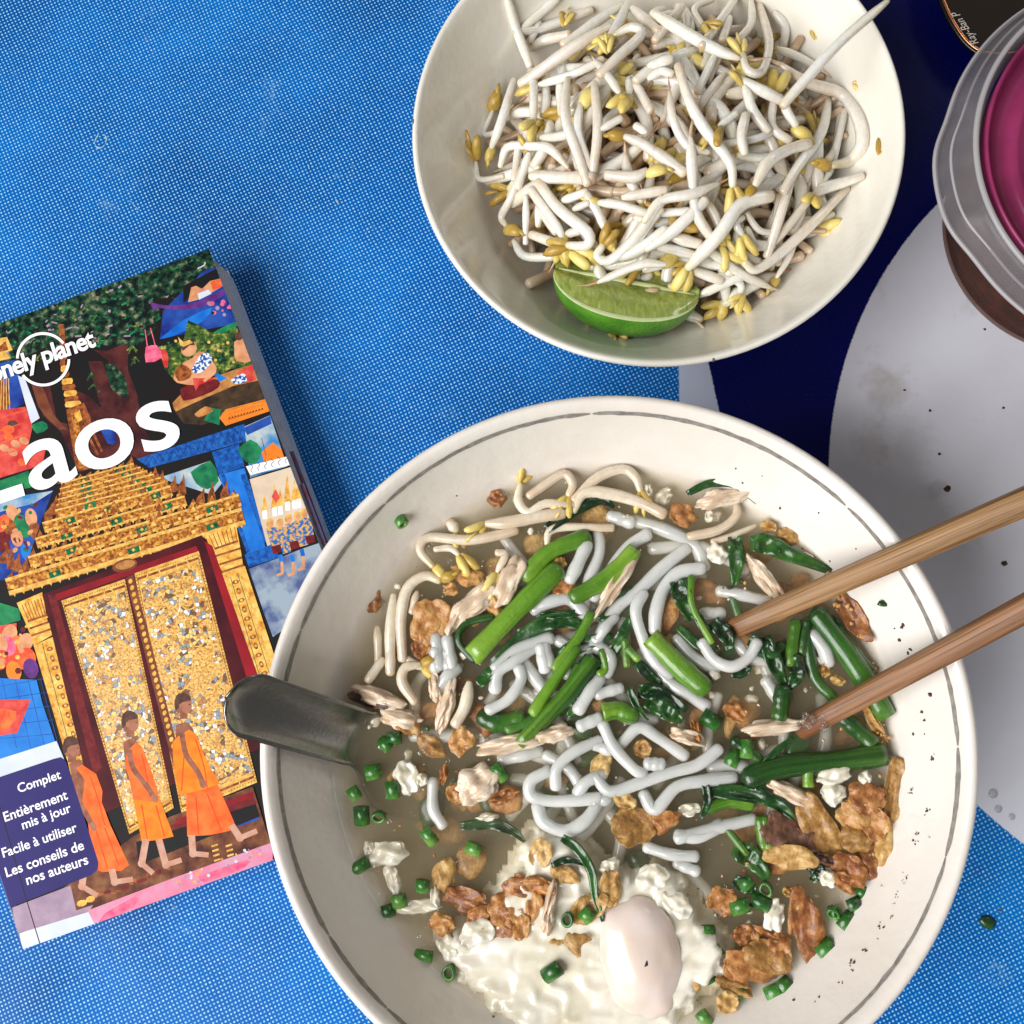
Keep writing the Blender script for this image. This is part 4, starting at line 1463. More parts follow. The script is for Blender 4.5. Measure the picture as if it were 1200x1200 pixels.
le = glasses_side(Vector((0, 0, 0)))
sh = Vector((.012, .068, 0))
glasses_side(sh)
m0, m1 = cen + Vector((.004, .024, .001)), cen + sh + Vector((-.004, -.024, .001))
place('bridge', tube(catmull([m0, (m0 + m1) / 2 + Vector((-.004, 0, .004)), m1], 6), .0011), cop, sg)
for (p0, p1) in ((cen + Vector((.012, -.020, -.004)), cen + Vector((.040, .070, -.006))), (cen + sh + Vector((.010, .020, -.004)), cen + Vector((.028, .0, -.007)))):
    place('temple', tube(catmull([p0, (p0 + p1) / 2, p1], 4), lambda t: .0014 + .0008 * t), blk, sg)
for p in (cen + Vector((0, .02, -.005)), cen + sh + Vector((0, -.02, -.005))):
    place('nose_pad', tube([p, p + Vector((0, .002, -.0045))], .002), blk, sg)
lz = ZL + .0021
text('Ray-Ban P', (1147, 50), (1122, 12), pm('lens_print', srgb(214, 206, 196), rough=.4), 0.0, le, 'lens_lettering', z=lz, hscale=1.15, shear=.35)

# =================================================================== BEAN SPROUTS
def sprout_mat(name, a, b, c, rough=.28, coat=.25):
    return pm(name, srgb(*a), srgb(*b), 55, rough, .12, 700, sss=.22, sss_s=.0022, coat=coat, c3=srgb(*c), lo=.3, hi=.72, perobj=.35)


M_STEM_SHADE = sprout_mat('sprout_stem_gap_shade', (184, 150, 116), (214, 192, 164), (230, 218, 200))  # tan base colour paints in the brown shade of the heap's gaps
M_STEM = streak('sprout_stem', [(0.0, srgb(222, 208, 140)), (0.16, srgb(242, 237, 220)), (0.5, srgb(249, 247, 241)), (0.82, srgb(241, 232, 217)), (1.0, srgb(214, 186, 154))], srgb(214, 188, 160), .42, 8, 1.2, .22, .2, .5, .0035, .7, .4)
see_through(M_STEM, .05)
M_SEED = pm('sprout_seed_leaf', srgb(176, 142, 58), srgb(216, 192, 104), 120, .4, .3, 500, sss=.15, sss_s=.001, c3=srgb(232, 212, 128), lo=.3, hi=.72, perobj=.5, coat=.2)
M_ROOT = pm('sprout_root', srgb(176, 132, 96), srgb(222, 198, 168), 200, .5, perobj=.4)
M_HULL = pm('sprout_hull', srgb(110, 92, 60), srgb(150, 140, 92), 400, .5)

random.seed(77)


def seed_leaf_mesh(kind):
    V, F_ = [], []
    def add(vf, m):
        b = len(V); V.extend([m @ q for q in vf[0]]); F_.extend([tuple(i + b for i in q) for q in vf[1]])
    if kind == 0:     # two plump halves side by side
        add(blob(.0042, .0016, .0014, .12, 1.2, 1, 2, cup=-.3), Matrix.Translation((.0035, .0012, 0)) @ Matrix.Rotation(.16, 4, 'Z'))
        add(blob(.0040, .0015, .0014, .12, 1.2, 2, 2, cup=-.3), Matrix.Translation((.0034, -.0012, .0002)) @ Matrix.Rotation(-.2, 4, 'Z'))
    elif kind == 1:   # halves opened like a beak with a small leaf between
        add(blob(.0042, .0013, .0012, .15, 1.3, 3, 2, cup=-.4), Matrix.Translation((.0034, .0018, 0)) @ Matrix.Rotation(.5, 4, 'Z'))
        add(blob(.0038, .0013, .0012, .15, 1.3, 4, 2, cup=-.4), Matrix.Translation((.0034, -.0015, 0)) @ Matrix.Rotation(-.4, 4, 'Z'))
        add(blob(.0030, .0007, .0004, .1, 1.2, 5, 1), Matrix.Translation((.0062, 0, .0004)))
    else:             # small hooked bud
        add(blob(.0034, .0019, .0017, .16, 1.2, 6, 2, cup=-.5), Matrix.Translation((.0026, 0, -.0004)))
        add(blob(.0022, .0008, .0006, .1, 1.2, 7, 1), Matrix.Translation((.0056, .0004, -.0008)) @ Matrix.Rotation(.5, 4, 'Y'))
    me = mesh('seed_leaf', V, F_)
    me.materials.append(M_SEED)
    return me


SEEDS = [seed_leaf_mesh(k) for k in range(3)]
SPROUT_LABEL = 'raw white bean sprout with yellow seed leaves in the heap in the smaller bowl'
SPROUT_GROUP = 'bean sprouts heaped in the smaller bowl'


def sprout(pts, r, head=1, root=0, label=None, group=None, kind=None, stem_mat=None, hscale=1.0):
    """pts: world points from head end to root end"""
    path = catmull(pts, 4)
    base = path[len(path) // 2]
    e = empty('bean_sprout', base)
    if label is None:
        size = 'thick' if r > .00205 else 'slim'
        L = sum((path[i + 1] - path[i]).length for i in range(len(path) - 1))
        ln_ = 'long ' if L > .026 else 'short '
        end = {(1, 0): 'with yellow seed leaves', (1, 1): 'with yellow seed leaves and brown root', (0, 1): 'ending in a brown root', (0, 0): 'broken off without seed leaves'}[(int(bool(head)), int(bool(root)))]
        label = ln_ + size + ' white bean sprout ' + end + ' in the smaller bowl'
        group = 'raw sprouts heaped in the bowl: ' + ln_ + size + ' ' + end
    tag(e, label, 'sprout', group)
    taper = random.uniform(.55, .8)
    fat = random.uniform(.35, .6)

    def rf(t):
        k = 1 - (1 - taper) * max(0, (.22 - t) / .22) ** 1.3
        if root: k *= 1 - .62 * max(0, (t - .72) / .28) ** 1.6
        return r * k * (1 + .10 * math.sin(PI * min(1, t / fat * .5)) + .05 * math.sin(t * 9 + r * 9000))
    vf = tube(path, rf, 9)
    place('stem', vf, stem_mat or M_STEM, e, uvseg=9, uvrows=len(vf[0]) // 9)
    if head:
        k = random.randrange(3) if kind is None else kind
        o = bpy.data.objects.new('seed_leaf', SEEDS[k]); COL.objects.link(o); o.parent = e
        SEEDS[k].polygons.foreach_set('use_smooth', [True] * len(SEEDS[k].polygons))
        dr = (path[0] - path[1]).normalized()
        dr = (dr + Vector((random.uniform(-.5, .5), random.uniform(-.5, .5), random.uniform(-.2, .35)))).normalized()
        o.rotation_mode = 'QUATERNION'
        o.rotation_quaternion = dr.to_track_quat('X', 'Z') @ Quaternion((1, 0, 0), random.uniform(-.9, .9))
        o.location = path[0] - base
        s = hscale * random.uniform(.9, 1.35); o.scale = (s, s, s)
    if root:
        dr = (path[-1] - path[-2]).normalized()
        bend = Vector((random.uniform(-1, 1), random.uniform(-1, 1), random.uniform(-.2, .3)))
        L = random.uniform(.004, .011)
        q = [path[-1] - dr * .0006, path[-1] + dr * L * .5 + bend * L * .12, path[-1] + dr * L + bend * L * .4]
        place('root', tube(catmull(q, 3), lambda t: r * .42 * (1 - .85 * t), 6), M_ROOT, e)
    return e


MC = P(785, 165, .05)


def mound(x, y):
    rho = math.hypot((x - MC.x) / 1.0, (y - MC.y) / 1.0)
    z = .0615 - .030 * (rho / .064) ** 2.2 + .0025 * noise.noise(Vector((x * 60, y * 60, 3)))
    return z


def heap_point(px, py, dz, r):
    z = .055
    for _ in range(8):
        p = P(px, py, z); z = mound(p.x, p.y) + dz
    p = P(px, py, z)
    zmin = prof_z(SM_D, math.hypot(p.x - SX, p.y - SY)) + r + .0004
    if z < zmin:
        z = zmin
        for _ in range(12):
            p = P(px, py, z); z = .5 * z + .5 * (prof_z(SM_D, min(math.hypot(p.x - SX, p.y - SY), .0783)) + r + .0004)
        p = P(px, py, z)
    return p


# stems read off the photograph, head end first: zone, points, diameter in photo px, lift (mm), head, root
TR = [
    ('S', [(460, 0), (505, 150), (565, 310)], 14, 1.0, 0, 0), ('S', [(580, 575), (582, 450), (580, 370), (570, 330)], 13, 2.2, 1, 0),
    ('S', [(1000, 20), (850, 120), (720, 210)], 15, 3.0, 0, 0), ('S', [(1030, 0), (985, 100), (935, 185)], 14, 2.4, 0, 0),
    ('S', [(940, 120), (740, 240), (525, 395)], 17, 4.0, 0, 0), ('S', [(960, 165), (1040, 128), (1088, 160), (985, 260), (890, 352)], 14, 3.6, 1, 0),
    ('S', [(740, 368), (730, 540), (780, 700), (835, 860)], 15, 4.0, 0, 0), ('S', [(800, 490), (790, 620), (850, 800)], 13, 2.6, 1, 0),
    ('S', [(865, 390), (882, 600), (860, 800)], 14, 3.2, 0, 0), ('S', [(385, 690), (430, 570), (490, 380)], 14, 2.2, 1, 0),
    ('S', [(425, 780), (460, 690), (570, 685), (660, 700), (745, 790)], 13, 2.8, 0, 1), ('S', [(570, 825), (700, 832), (855, 835)], 18, 3.0, 0, 0),
    ('S', [(620, 645), (700, 640), (790, 615)], 13, 1.4, 0, 0), ('S', [(312, 760), (330, 840), (440, 825)], 9, 1.5, 1, 0),
    ('S', [(515, 655), (490, 840)], 11, 1.8, 0, 0), ('S', [(560, 720), (508, 880)], 12, 2.0, 1, 0),
    ('S', [(555, 235), (630, 190), (745, 165)], 16, 1.4, 0, 0), ('S', [(600, 400), (760, 350), (905, 280)], 12, 1.8, 1, 0),
    ('S', [(985, 440), (940, 370), (870, 285)], 12, 3.2, 1, 1), ('S', [(1045, 40), (1165, 145)], 15, 2.8, 0, 0),
    ('S', [(1200, 265), (1090, 355), (1060, 380)], 14, 2.8, 0, 0), ('S', [(1030, 450), (1040, 370), (1130, 520)], 13, 1.5, 1, 0),
    ('S', [(900, 605), (990, 555)], 11, 3.6, 0, 0), ('S', [(1010, 640), (1100, 680), (1210, 760)], 14, 2.5, 1, 0),
    ('S', [(1110, 800), (1050, 830), (925, 820)], 16, 2.8, 1, 0), ('S', [(610, 100), (560, 200)], 12, 2.0, 0, 0),
    ('S', [(490, 150), (620, 130), (850, 50)], 14, 1.0, 0, 0), ('S', [(530, 130), (640, 40), (720, -30)], 13, 2.2, 0, 1),
    ('S', [(390, 520), (350, 630), (430, 610)], 8, .6, 1, 0), ('S', [(1110, 620), (1060, 590)], 11, 3.0, 0, 0),
    ('T', [(20, 60), (180, 160), (330, 240), (425, 275)], 17, 3.4, 0, 1), ('T', [(410, -10), (350, 80), (250, 215)], 14, 3.0, 0, 0),
    ('T', [(440, 255), (465, 330), (530, 335), (565, 200), (520, 30)], 13, 3.4, 1, 0), ('T', [(1120, 5), (900, 195), (725, 385), (630, 495)], 14, 4.8, 0, 0),
    ('T', [(860, 775), (940, 755), (1000, 680), (985, 560), (900, 440), (750, 390), (615, 300)], 18, 4.2, 1, 1), ('T', [(420, 370), (540, 430), (630, 475)], 15, 3.0, 0, 0),
    ('T', [(450, 400), (490, 520), (560, 615)], 14, 2.5, 1, 0), ('T', [(395, 870), (380, 760), (260, 600), (190, 470), (140, 310)], 15, 4.0, 1, 0),
    ('T', [(280, 715), (180, 680), (115, 560), (98, 430)], 12, 3.0, 0, 1), ('T', [(210, 900), (195, 640)], 15, 3.4, 0, 1),
    ('T', [(0, 310), (105, 275)], 14, 4.0, 0, 0), ('T', [(0, 370), (60, 335), (110, 350)], 12, 2.6, 0, 0),
    ('T', [(845, 460), (810, 620), (700, 780), (630, 900)], 15, 2.8, 0, 0), ('T', [(450, 720), (435, 640), (455, 540)], 14, 2.6, 0, 0),
    ('T', [(500, 870), (560, 760), (660, 700), (745, 675)], 17, 3.2, 1, 0), ('T', [(900, 510), (880, 680), (835, 760)], 12, 1.8, 0, 0),
    ('T', [(690, 590), (640, 490), (700, 400)], 13, 2.0, 1, 0), ('T', [(800, 880), (990, 830)], 13, 1.2, 0, 0),
    ('T', [(350, 350), (235, 500)], 12, .8, 0, 0), ('T', [(310, 260), (230, 430)], 12, 1.2, 0, 0), ('T', [(0, 690), (165, 810)], 16, 2.8, 0, 0),
    ('T', [(380, 80), (345, 190)], 13, 2.4, 0, 0), ('T', [(250, 110), (215, 40), (300, 0)], 9, 3.0, 1, 0), ('T', [(330, 590), (410, 530)], 10, 2.0, 1, 0),
    ('T', [(160, 30), (60, 150), (30, 190)], 14, 2.6, 0, 0), ('T', [(480, 0), (480, 110), (420, 190)], 12, 2.0, 0, 0), ('T', [(590, 440), (580, 590), (660, 660)], 12, 1.4, 1, 0),
    ('T', [(560, 320), (700, 380)], 14, 1.6, 0, 0), ('T', [(600, 230), (700, 265), (820, 335)], 12, 2.4, 0, 1), ('T', [(320, 680), (500, 650), (600, 610)], 11, .8, 0, 1),
    ('T', [(420, 730), (560, 740), (660, 690)], 13, .6, 0, 0), ('T', [(820, 860), (860, 770), (920, 520)], 11, 1.2, 0, 0), ('T', [(590, 60), (640, 130), (630, 220)], 13, .6, 0, 0),
    ('U', [(715, 310), (690, 260), (570, 90)], 14, 2.5, 1, 0), ('U', [(740, 350), (830, 350), (835, 290), (700, 180), (605, 55)], 16, 3.2, 1, 0),
    ('U', [(455, 260), (432, 215), (475, 130), (530, -10)], 12, 1.5, 1, 0), ('U', [(750, 375), (680, 340), (570, 300)], 14, 2.2, 1, 0),
    ('U', [(490, 330), (540, 400), (670, 405)], 13, .4, 0, 0), ('U', [(905, 350), (880, 400), (940, 420), (1050, 320), (1190, 130)], 15, 3.2, 1, 0),
    ('U', [(970, 410), (1090, 360), (1200, 280)], 18, 2.6, 0, 0), ('U', [(920, 280), (880, 190), (825, 105)], 13, 2.0, 1, 0),
    ('U', [(890, 150), (980, 160), (1110, 200)], 13, 2.0, 1, 0), ('U', [(1200, 440), (1080, 440), (880, 525)], 12, 11.0, 0, 1),
    ('U', [(1000, 125), (1200, 90)], 14, 2.4, 0, 0), ('U', [(545, 120), (545, 340)], 10, 1.8, 0, 0), ('U', [(1000, 420), (1180, 180)], 11, 2.6, 0, 0),
    ('U', [(600, 160), (690, 290)], 14, .2, 0, 0), ('U', [(730, 300), (830, 270)], 13, 1.2, 0, 0), ('U', [(720, 140), (830, 100)], 13, 2.0, 0, 0), ('U', [(770, 180), (840, 150)], 10, 2.8, 0, 0),
    ('V', [(-20, 240), (60, 140), (200, 110), (330, 60)], 14, 3.6, 0, 1), ('V', [(-10, 370), (130, 270), (265, 140)], 16, 3.2, 0, 0),
    ('V', [(215, -10), (222, 190), (310, 340)], 14, 2.6, 0, 0), ('V', [(185, 455), (330, 300), (430, 160), (570, 118)], 19, 4.0, 1, 0),
    ('V', [(680, 0), (620, 200), (555, 400)], 14, 2.2, 0, 0), ('V', [(590, 340), (700, 200), (760, 120)], 12, 2.0, 0, 0),
    ('V', [(770, 120), (820, 90), (1000, 25)], 14, 2.4, 1, 0), ('V', [(450, 430), (500, 465), (600, 400), (750, 265), (925, 85)], 15, 3.0, 1, 0),
    ('V', [(30, 350), (230, 400)], 14, 1.8, 0, 0), ('V', [(250, 350), (430, 480), (575, 550)], 13, 1.6, 0, 1), ('V', [(235, 585), (400, 510), (440, 500)], 13, .4, 0, 0),
    ('V', [(460, 270), (490, 345), (580, 350)], 15, 1.0, 0, 0), ('V', [(200, 465), (340, 515)], 14, 1.4, 0, 0), ('V', [(70, 440), (-20, 460)], 13, 3.0, 1, 0),
    ('V', [(110, 310), (240, 345)], 16, 1.4, 0, 0), ('V', [(420, 600), (430, 530), (330, 490)], 10, .4, 1, 0), ('V', [(600, 500), (650, 420), (690, 330)], 9, 1.0, 1, 0),
    ('V', [(440, 300), (410, 250), (440, 220)], 10, 2.4, 1, 0), ('V', [(600, 290), (520, 280), (460, 200)], 9, 2.0, 1, 0), ('V', [(40, 200), (200, 190)], 12, .6, 0, 0),
]
for (zn, pts, dia, lift, hd, rt) in TR:
    r = dia * .5 * .86 * M_PER_PX(.058)
    n = len(pts)
    w3 = []
    for i, p in enumerate(pts):
        k = i / max(1, n - 1)
        w3.append(heap_point(*zpx(zn, p), (lift * 1.25 - 1.0 + 1.4 * (noise.noise(Vector((p[0] * .01, p[1] * .01, dia))))) * .001, r))
    if zn == 'T' and pts[0] == (1120, 5):
        for i, zz in enumerate((.0650, .0655, .0650, .0640)):
            w3[i] = P(*zpx(zn, pts[i]), zz)
    e_ = sprout(w3, r, hd, rt)
    own = {('T', 1120): 'straight pale sprout sticking out over the rim of the smaller bowl', ('T', 860): 'longest thick curved sprout arching along the wall of the smaller bowl',
           ('U', 1200): 'white sprout lying across the cut face of the lime wedge'}.get((zn, pts[0][0]))
    if own and not (zn == 'U' and pts[0][1] != 440):
        e_['label'] = own
        del e_['group']

# the sprouts under them, glimpsed in the gaps
random.seed(13)
for i in range(150):
    rho = .054 * math.sqrt(random.random()); th = random.uniform(0, 2 * PI)
    cx, cy = MC.x + rho * math.cos(th), MC.y + rho * math.sin(th)
    a = random.uniform(0, 2 * PI); L = random.uniform(.018, .042) * (1 - .45 * rho / .054)
    r = random.uniform(.0015, .0022)
    dz = -.0015 - .010 * random.random()
    bend = random.uniform(-.5, .5)
    w3 = []
    for k in (-.5, -.17, .17, .5):
        x = cx + L * k * math.cos(a) - bend * L * (k * k - .1) * math.sin(a)
        y = cy + L * k * math.sin(a) + bend * L * (k * k - .1) * math.cos(a)
        z = mound(x, y) + dz
        rr = math.hypot(x - SX, y - SY)
        if rr > .068:
            x = SX + (x - SX) * .068 / rr; y = SY + (y - SY) * .068 / rr; rr = .068
        z = max(z, prof_z(SM_D, rr) + r + .0004)
        w3.append(Vector((x, y, z)))
    sprout(w3, r, random.random() < .55, random.random() < .35)
# the depth of the heap below: sprouts nobody could tell apart
def heap_depth(count):
    V, F_ = [], []
    for i in range(count):
        rho = .050 * math.sqrt(random.random()); th = random.uniform(0, 2 * PI)
        cx, cy = MC.x + rho * math.cos(th), MC.y + rho * math.sin(th)
        a = random.uniform(0, 2 * PI); L = random.uniform(.015, .034); r = random.uniform(.0014, .0021)
        dz = -.006 - .016 * random.random(); bend = random.uniform(-.5, .5)
        w3 = []
        for k in (-.5, 0, .5):
            x = cx + L * k * math.cos(a) - bend * L * (k * k - .1) * math.sin(a)
            y = cy + L * k * math.sin(a) + bend * L * (k * k - .1) * math.cos(a)
            rr = math.hypot(x - SX, y - SY)
            if rr > .066:
                x = SX + (x - SX) * .066 / rr; y = SY + (y - SY) * .066 / rr; rr = .066
            w3.append(Vector((x, y, max(mound(x, y) + dz, prof_z(SM_D, rr) + r + .0004))))
        vf = tube(catmull(w3, 3), lambda t: r * (1 - .3 * t * t), 7)
        b = len(V); V.extend(vf[0]); F_.extend([tuple(q + b for q in g_) for g_ in vf[1]])
    return V, F_


place('bean_sprout_mass', heap_depth(320), M_STEM_SHADE, label='tangle of bean sprouts deep inside the heap in the smaller bowl', cat='sprouts', kind='stuff')
# loose seed leaves on the wall of the bowl
for (px, py) in ((1000, 97), (1030, 180), (955, 45), (712, 62), (872, 345), (660, 30)):
    p = wall_point(px, py, SM_D, SX, SY, .0012) if px > 940 else heap_point(px, py, .003, .002)
    o = bpy.data.objects.new('loose_seed_leaf', SEEDS[1]); COL.objects.link(o); o.location = p
    o.rotation_euler = (random.uniform(-.3, .3), random.uniform(-.3, .3), random.uniform(0, 6)); o.scale = (.85, .85, .7)
    tag(o, 'loose yellow seed leaf dropped from a sprout in the smaller bowl', 'seed leaf', 'loose seed leaves in the smaller bowl')

# =================================================================== LIME WEDGE
peel = NT('lime_peel')
pc = peel.ramp(peel.noise(90, 4), [(0.3, srgb(44, 104, 22)), (0.7, srgb(96, 152, 40))])
peel.l(pc, peel.b.inputs['Base Color']); peel.set(Roughness=.32, Coat_Weight=.15)
pv = peel.n('ShaderNodeTexVoronoi', i_Scale=900.0); peel.l(peel.co(), pv.inputs['Vector'])
peel.bump(pv.outputs['Distance'], .35, .0006)
flesh = NT('lime_flesh')
mp = flesh.n('ShaderNodeMapping'); mp.inputs['Scale'].default_value = (700, 90, 700); flesh.l(flesh.co(), mp.inputs['Vector'])
fc1 = flesh.ramp(flesh.noise(1.0, 4, .6, .6, mp.outputs[0]), [(0.25, srgb(118, 138, 52)), (0.6, srgb(160, 174, 90)), (0.85, srgb(194, 202, 134))])
flesh.l(fc1, flesh.b.inputs['Base Color']); flesh.set(Roughness=.15, Subsurface_Weight=.35, Subsurface_Scale=.003, Coat_Weight=.5)
flesh.bump(flesh.noise(1.0, 3, .6, .3, mp.outputs[0]), .35, .0006)
pith = pm('lime_pith', srgb(196, 212, 150), srgb(214, 224, 176), 300, .5, sss=.2, sss_s=.001)
memb = pm('lime_membrane', srgb(190, 200, 140), rough=.35)
seedm = pm('lime_seed', srgb(196, 172, 132), srgb(222, 204, 172), 300, .35, coat=.3)
T1, T2 = P(649, 314, .0440), P(820, 347, .0435)
lim = empty('lime_wedge', (T1 + T2) / 2)
tag(lim, 'cut green lime wedge lying against the sprouts in the smaller bowl', 'lime')
ex = (T2 - T1).normalized(); ez0 = Vector((0, 0, 1)); ey = ez0.cross(ex).normalized(); ez = ex.cross(ey).normalized()
HLN = (T2 - T1).length / 2
LB = .0178
LR = Matrix((ex, ey, ez)).transposed()
PHI0, PHI1 = math.radians(27), math.radians(-140)


def lime_r(x):
    k = max(0.0, 1 - abs(x / HLN) ** 2.1)
    return LB * k ** .5


def lime_pt(x, rk, ph, off=0.0):
    r = lime_r(x) * rk
    return LR @ Vector((x, -math.cos(ph) * r, math.sin(ph) * r * 1.05))


NX_, NP = 28, 22
xs = [HLN * math.sin((i / NX_ - .5) * PI) for i in range(NX_ + 1)]
v, f = [], []
for x in xs:
    for j in range(NP + 1):
        v.append(lime_pt(x, 1.0, PHI0 + (PHI1 - PHI0) * j / NP))
for i in range(NX_):
    for j in range(NP):
        a = i * (NP + 1) + j; f.append((a, a + 1, a + NP + 2, a + NP + 1))
me = mesh('peel', v, f); bm = bmesh.new(); bm.from_mesh(me); bmesh.ops.remove_doubles(bm, verts=bm.verts, dist=1e-6); bmesh.ops.recalc_face_normals(bm, faces=bm.faces); bm.to_mesh(me); bm.free()
link('peel', me, peel.m, lim)
for ph, sgn in ((PHI0, 1), (PHI1, -1)):
    nrm = LR @ Vector((0, math.sin(ph) * sgn, math.cos(ph) * sgn))
    if ph == PHI1: nrm = LR @ Vector((0, -math.sin(ph), -math.cos(ph)))
    v, f = [], []
    R_ = [1.0, .975, .93, .90]
    for x in xs:
        for k, rk in enumerate(R_):
            q = lime_pt(x, rk, ph)
            v.append(q + nrm * (0 if k == 0 else .0002))
    for i in range(NX_):
        for k in range(3):
            a = i * 4 + k; f.append((a, a + 4, a + 5, a + 1))
    link('pith', mesh('pith', v, f), pith, lim)
    v, f = [], []
    KR = 10
    for x in xs:
        for k in range(KR + 1):
            rk = .905 * k / KR
            q = lime_pt(x * .985, rk, ph)
            bul = .0011 * math.sin(PI * min(1, k / KR)) + .0004 * noise.noise(Vector((x * 300, rk * 9, ph)))
            v.append(q + nrm * (.0001 + bul))
    for i in range(NX_):
        for k in range(KR):
            a = i * (KR + 1) + k; f.append((a, a + KR + 1, a + KR + 2, a + 1))
    link('flesh', mesh('flesh', v, f), flesh.m, lim)
ridge = [LR @ Vector((HLN * (-.93 + 1.86 * i / 14), 0, .0004 + .0003 * math.sin(i * 2.1))) for i in range(15)]
place('core_membrane', tube(ridge, lambda t: .0009 * math.sin(PI * min(max(t, .04), .96)) + .0002, 8, .7), memb, lim, world=False)
for (x, y, a) in ((.008, -.0025, .5), (.014, -.004, -.3), (.017, .0015, .2)):
    vf = blob(.0036, .0015, .0013, .12, 1.2, int(a * 10) + 20, 2)
    mt = Matrix.Translation(LR @ Vector((x, y, .0012))) @ LR.to_4x4() @ Matrix.Rotation(a, 4, 'Z')
    place('pip', ([mt @ q for q in vf[0]], vf[1]), seedm, lim, world=False)

# =================================================================== SOUP CONTENTS
def sp(zone, p, dz):
    """point dz (mm) above the broth surface under a photo pixel"""
    return P(*zpx(zone, p), Z_SOUP + (dz - .7) * .001)


MPP = M_PER_PX(Z_SOUP)
random.seed(101)

# ------------------------------------------------------------------ rice noodles
M_NOOD = pm('rice_noodle', srgb(206, 210, 208), srgb(232, 234, 231), 60, .16, .2, 260, sss=.85, sss_r=(.9, .95, 1), sss_s=.006, coat=1.0)
see_through(M_NOOD, .14)
NOOD_L = 'thick slippery white rice noodle tangled in the soup'
NOOD_G = 'rice noodles in the soup bowl'
NOOD = [
    ('A', [(1070, 430), (1030, 520), (990, 600)], 1.2), ('A', [(1120, 350), (1130, 470), (1080, 600), (1060, 720)], -.6), ('A', [(1200, 770), (1150, 830), (1120, 880)], 1.0),
    ('A', [(640, 1010), (760, 920), (900, 870)], .4), ('A', [(820, 740), (900, 700), (990, 690), (1060, 760)], .3), ('A', [(360, 860), (375, 1010)], .2), ('A', [(415, 870), (440, 1010)], .4),
    ('A', [(870, 900), (900, 1000)], .8), ('A', [(1110, 870), (1160, 960)], -.5),
    ('B', [(235, 385), (150, 440), (60, 560), (-20, 680)], -.4), ('B', [(170, 320), (330, 370), (460, 440), (500, 540)], -1.8), ('B', [(420, 450), (300, 545), (190, 650), (90, 730), (10, 860)], -.3),
    ('B', [(490, 545), (380, 565), (310, 640), (275, 750), (270, 840)], .3), ('B', [(215, 660), (180, 740), (205, 850), (260, 970), (340, 1050)], 1.2), ('D', [(210, 10), (330, 150), (420, 210), (510, 270)], -.3),
    ('D', [(490, -30), (545, 50), (630, 85), (710, 40), (750, -30)], 1.0), ('B', [(570, 650), (680, 670), (800, 700)], -1.2), ('B', [(490, 755), (585, 755)], -1.8), ('B', [(370, 870), (450, 960), (560, 1020)], -1.4),
    ('B', [(1005, 850), (1060, 920), (1085, 990)], .5),
    ('C', [(720, 195), (735, 110), (820, 50), (910, -10)], .9), ('C', [(690, 290), (780, 240), (840, 150), (830, 90)], 1.1), ('C', [(955, 100), (935, -10)], .9),
    ('C', [(545, 90), (490, 140), (450, 210)], .8), ('C', [(440, 100), (440, -5)], .3), ('C', [(500, 90), (505, -5)], .2), ('C', [(1110, 290), (1160, 210), (1215, 140)], 1.4),
    ('C', [(1120, 365), (1210, 325)], 1.2), ('C', [(930, 480), (850, 500), (750, 520)], -1.4), ('C', [(1210, 430), (1090, 485), (1010, 560), (1005, 650)], 2.0),
    ('C', [(970, 575), (890, 620), (890, 690), (980, 715), (1090, 712), (1210, 700)], 1.0), ('C', [(1105, 680), (1150, 625), (1230, 590)], 1.8), ('C', [(920, 735), (950, 815), (1050, 855), (1140, 810), (1200, 730)], 1.2),
    ('C', [(430, 620), (430, 750), (475, 830)], -1.4),
    ('D', [(25, 355), (75, 460), (165, 560), (215, 590)], 2.2), ('D', [(110, 450), (195, 370), (280, 415), (410, 505)], .9), ('D', [(-10, 600), (60, 670), (200, 630), (350, 580), (470, 545), (570, 470)], 1.7),
    ('D', [(215, 680), (270, 755), (370, 650), (500, 620), (640, 605)], .8), ('D', [(530, 560), (640, 545), (750, 590)], -1.8), ('D', [(375, 890), (520, 850), (730, 800)], -.1), ('F', [(310, 130), (420, 165), (540, 175)], .9),
    ('F', [(450, 205), (545, 245)], .3), ('F', [(455, 75), (560, 80), (660, 25)], -.2), ('D', [(-30, 440), (60, 480)], .8), ('D', [(-20, 720), (50, 700)], .6), ('D', [(0, 215), (110, 185)], .4), ('D', [(235, 540), (300, 545)], 1.0),
    ('C', [(960, 500), (1060, 560), (1120, 640)], -.8), ('B', [(60, 300), (160, 330)], -1.2), ('B', [(-20, 900), (60, 960), (40, 1040)], .3), ('C', [(1040, 30), (1060, 130)], -.6),
    ('A', [(930, 880), (1040, 930), (1150, 900)], -.8), ('B', [(640, 880), (720, 960), (840, 980)], -1.8), ('D', [(790, 150), (860, 260)], -2.0), ('C', [(840, 40), (960, 200), (1080, 240)], -1.4), ('D', [(60, 270), (150, 330), (270, 330)], -1.2),
]
random.seed(55)
for q in range(34):      # strands sunk deeper, showing only as pale shapes
    a, rr = random.uniform(0, 2 * PI), .062 * math.sqrt(random.random())
    x, y = 735 + rr / MPP * math.cos(a), 830 + rr / MPP * math.sin(a)
    h, L, bd = random.uniform(0, PI), random.uniform(25, 60), random.uniform(-20, 20)
    NOOD.append(('X', [(x - L * math.cos(h), y - L * math.sin(h)), (x + bd * math.sin(h), y - bd * math.cos(h)), (x + L * math.cos(h), y + L * math.sin(h))], random.uniform(-5.5, -2.6)))
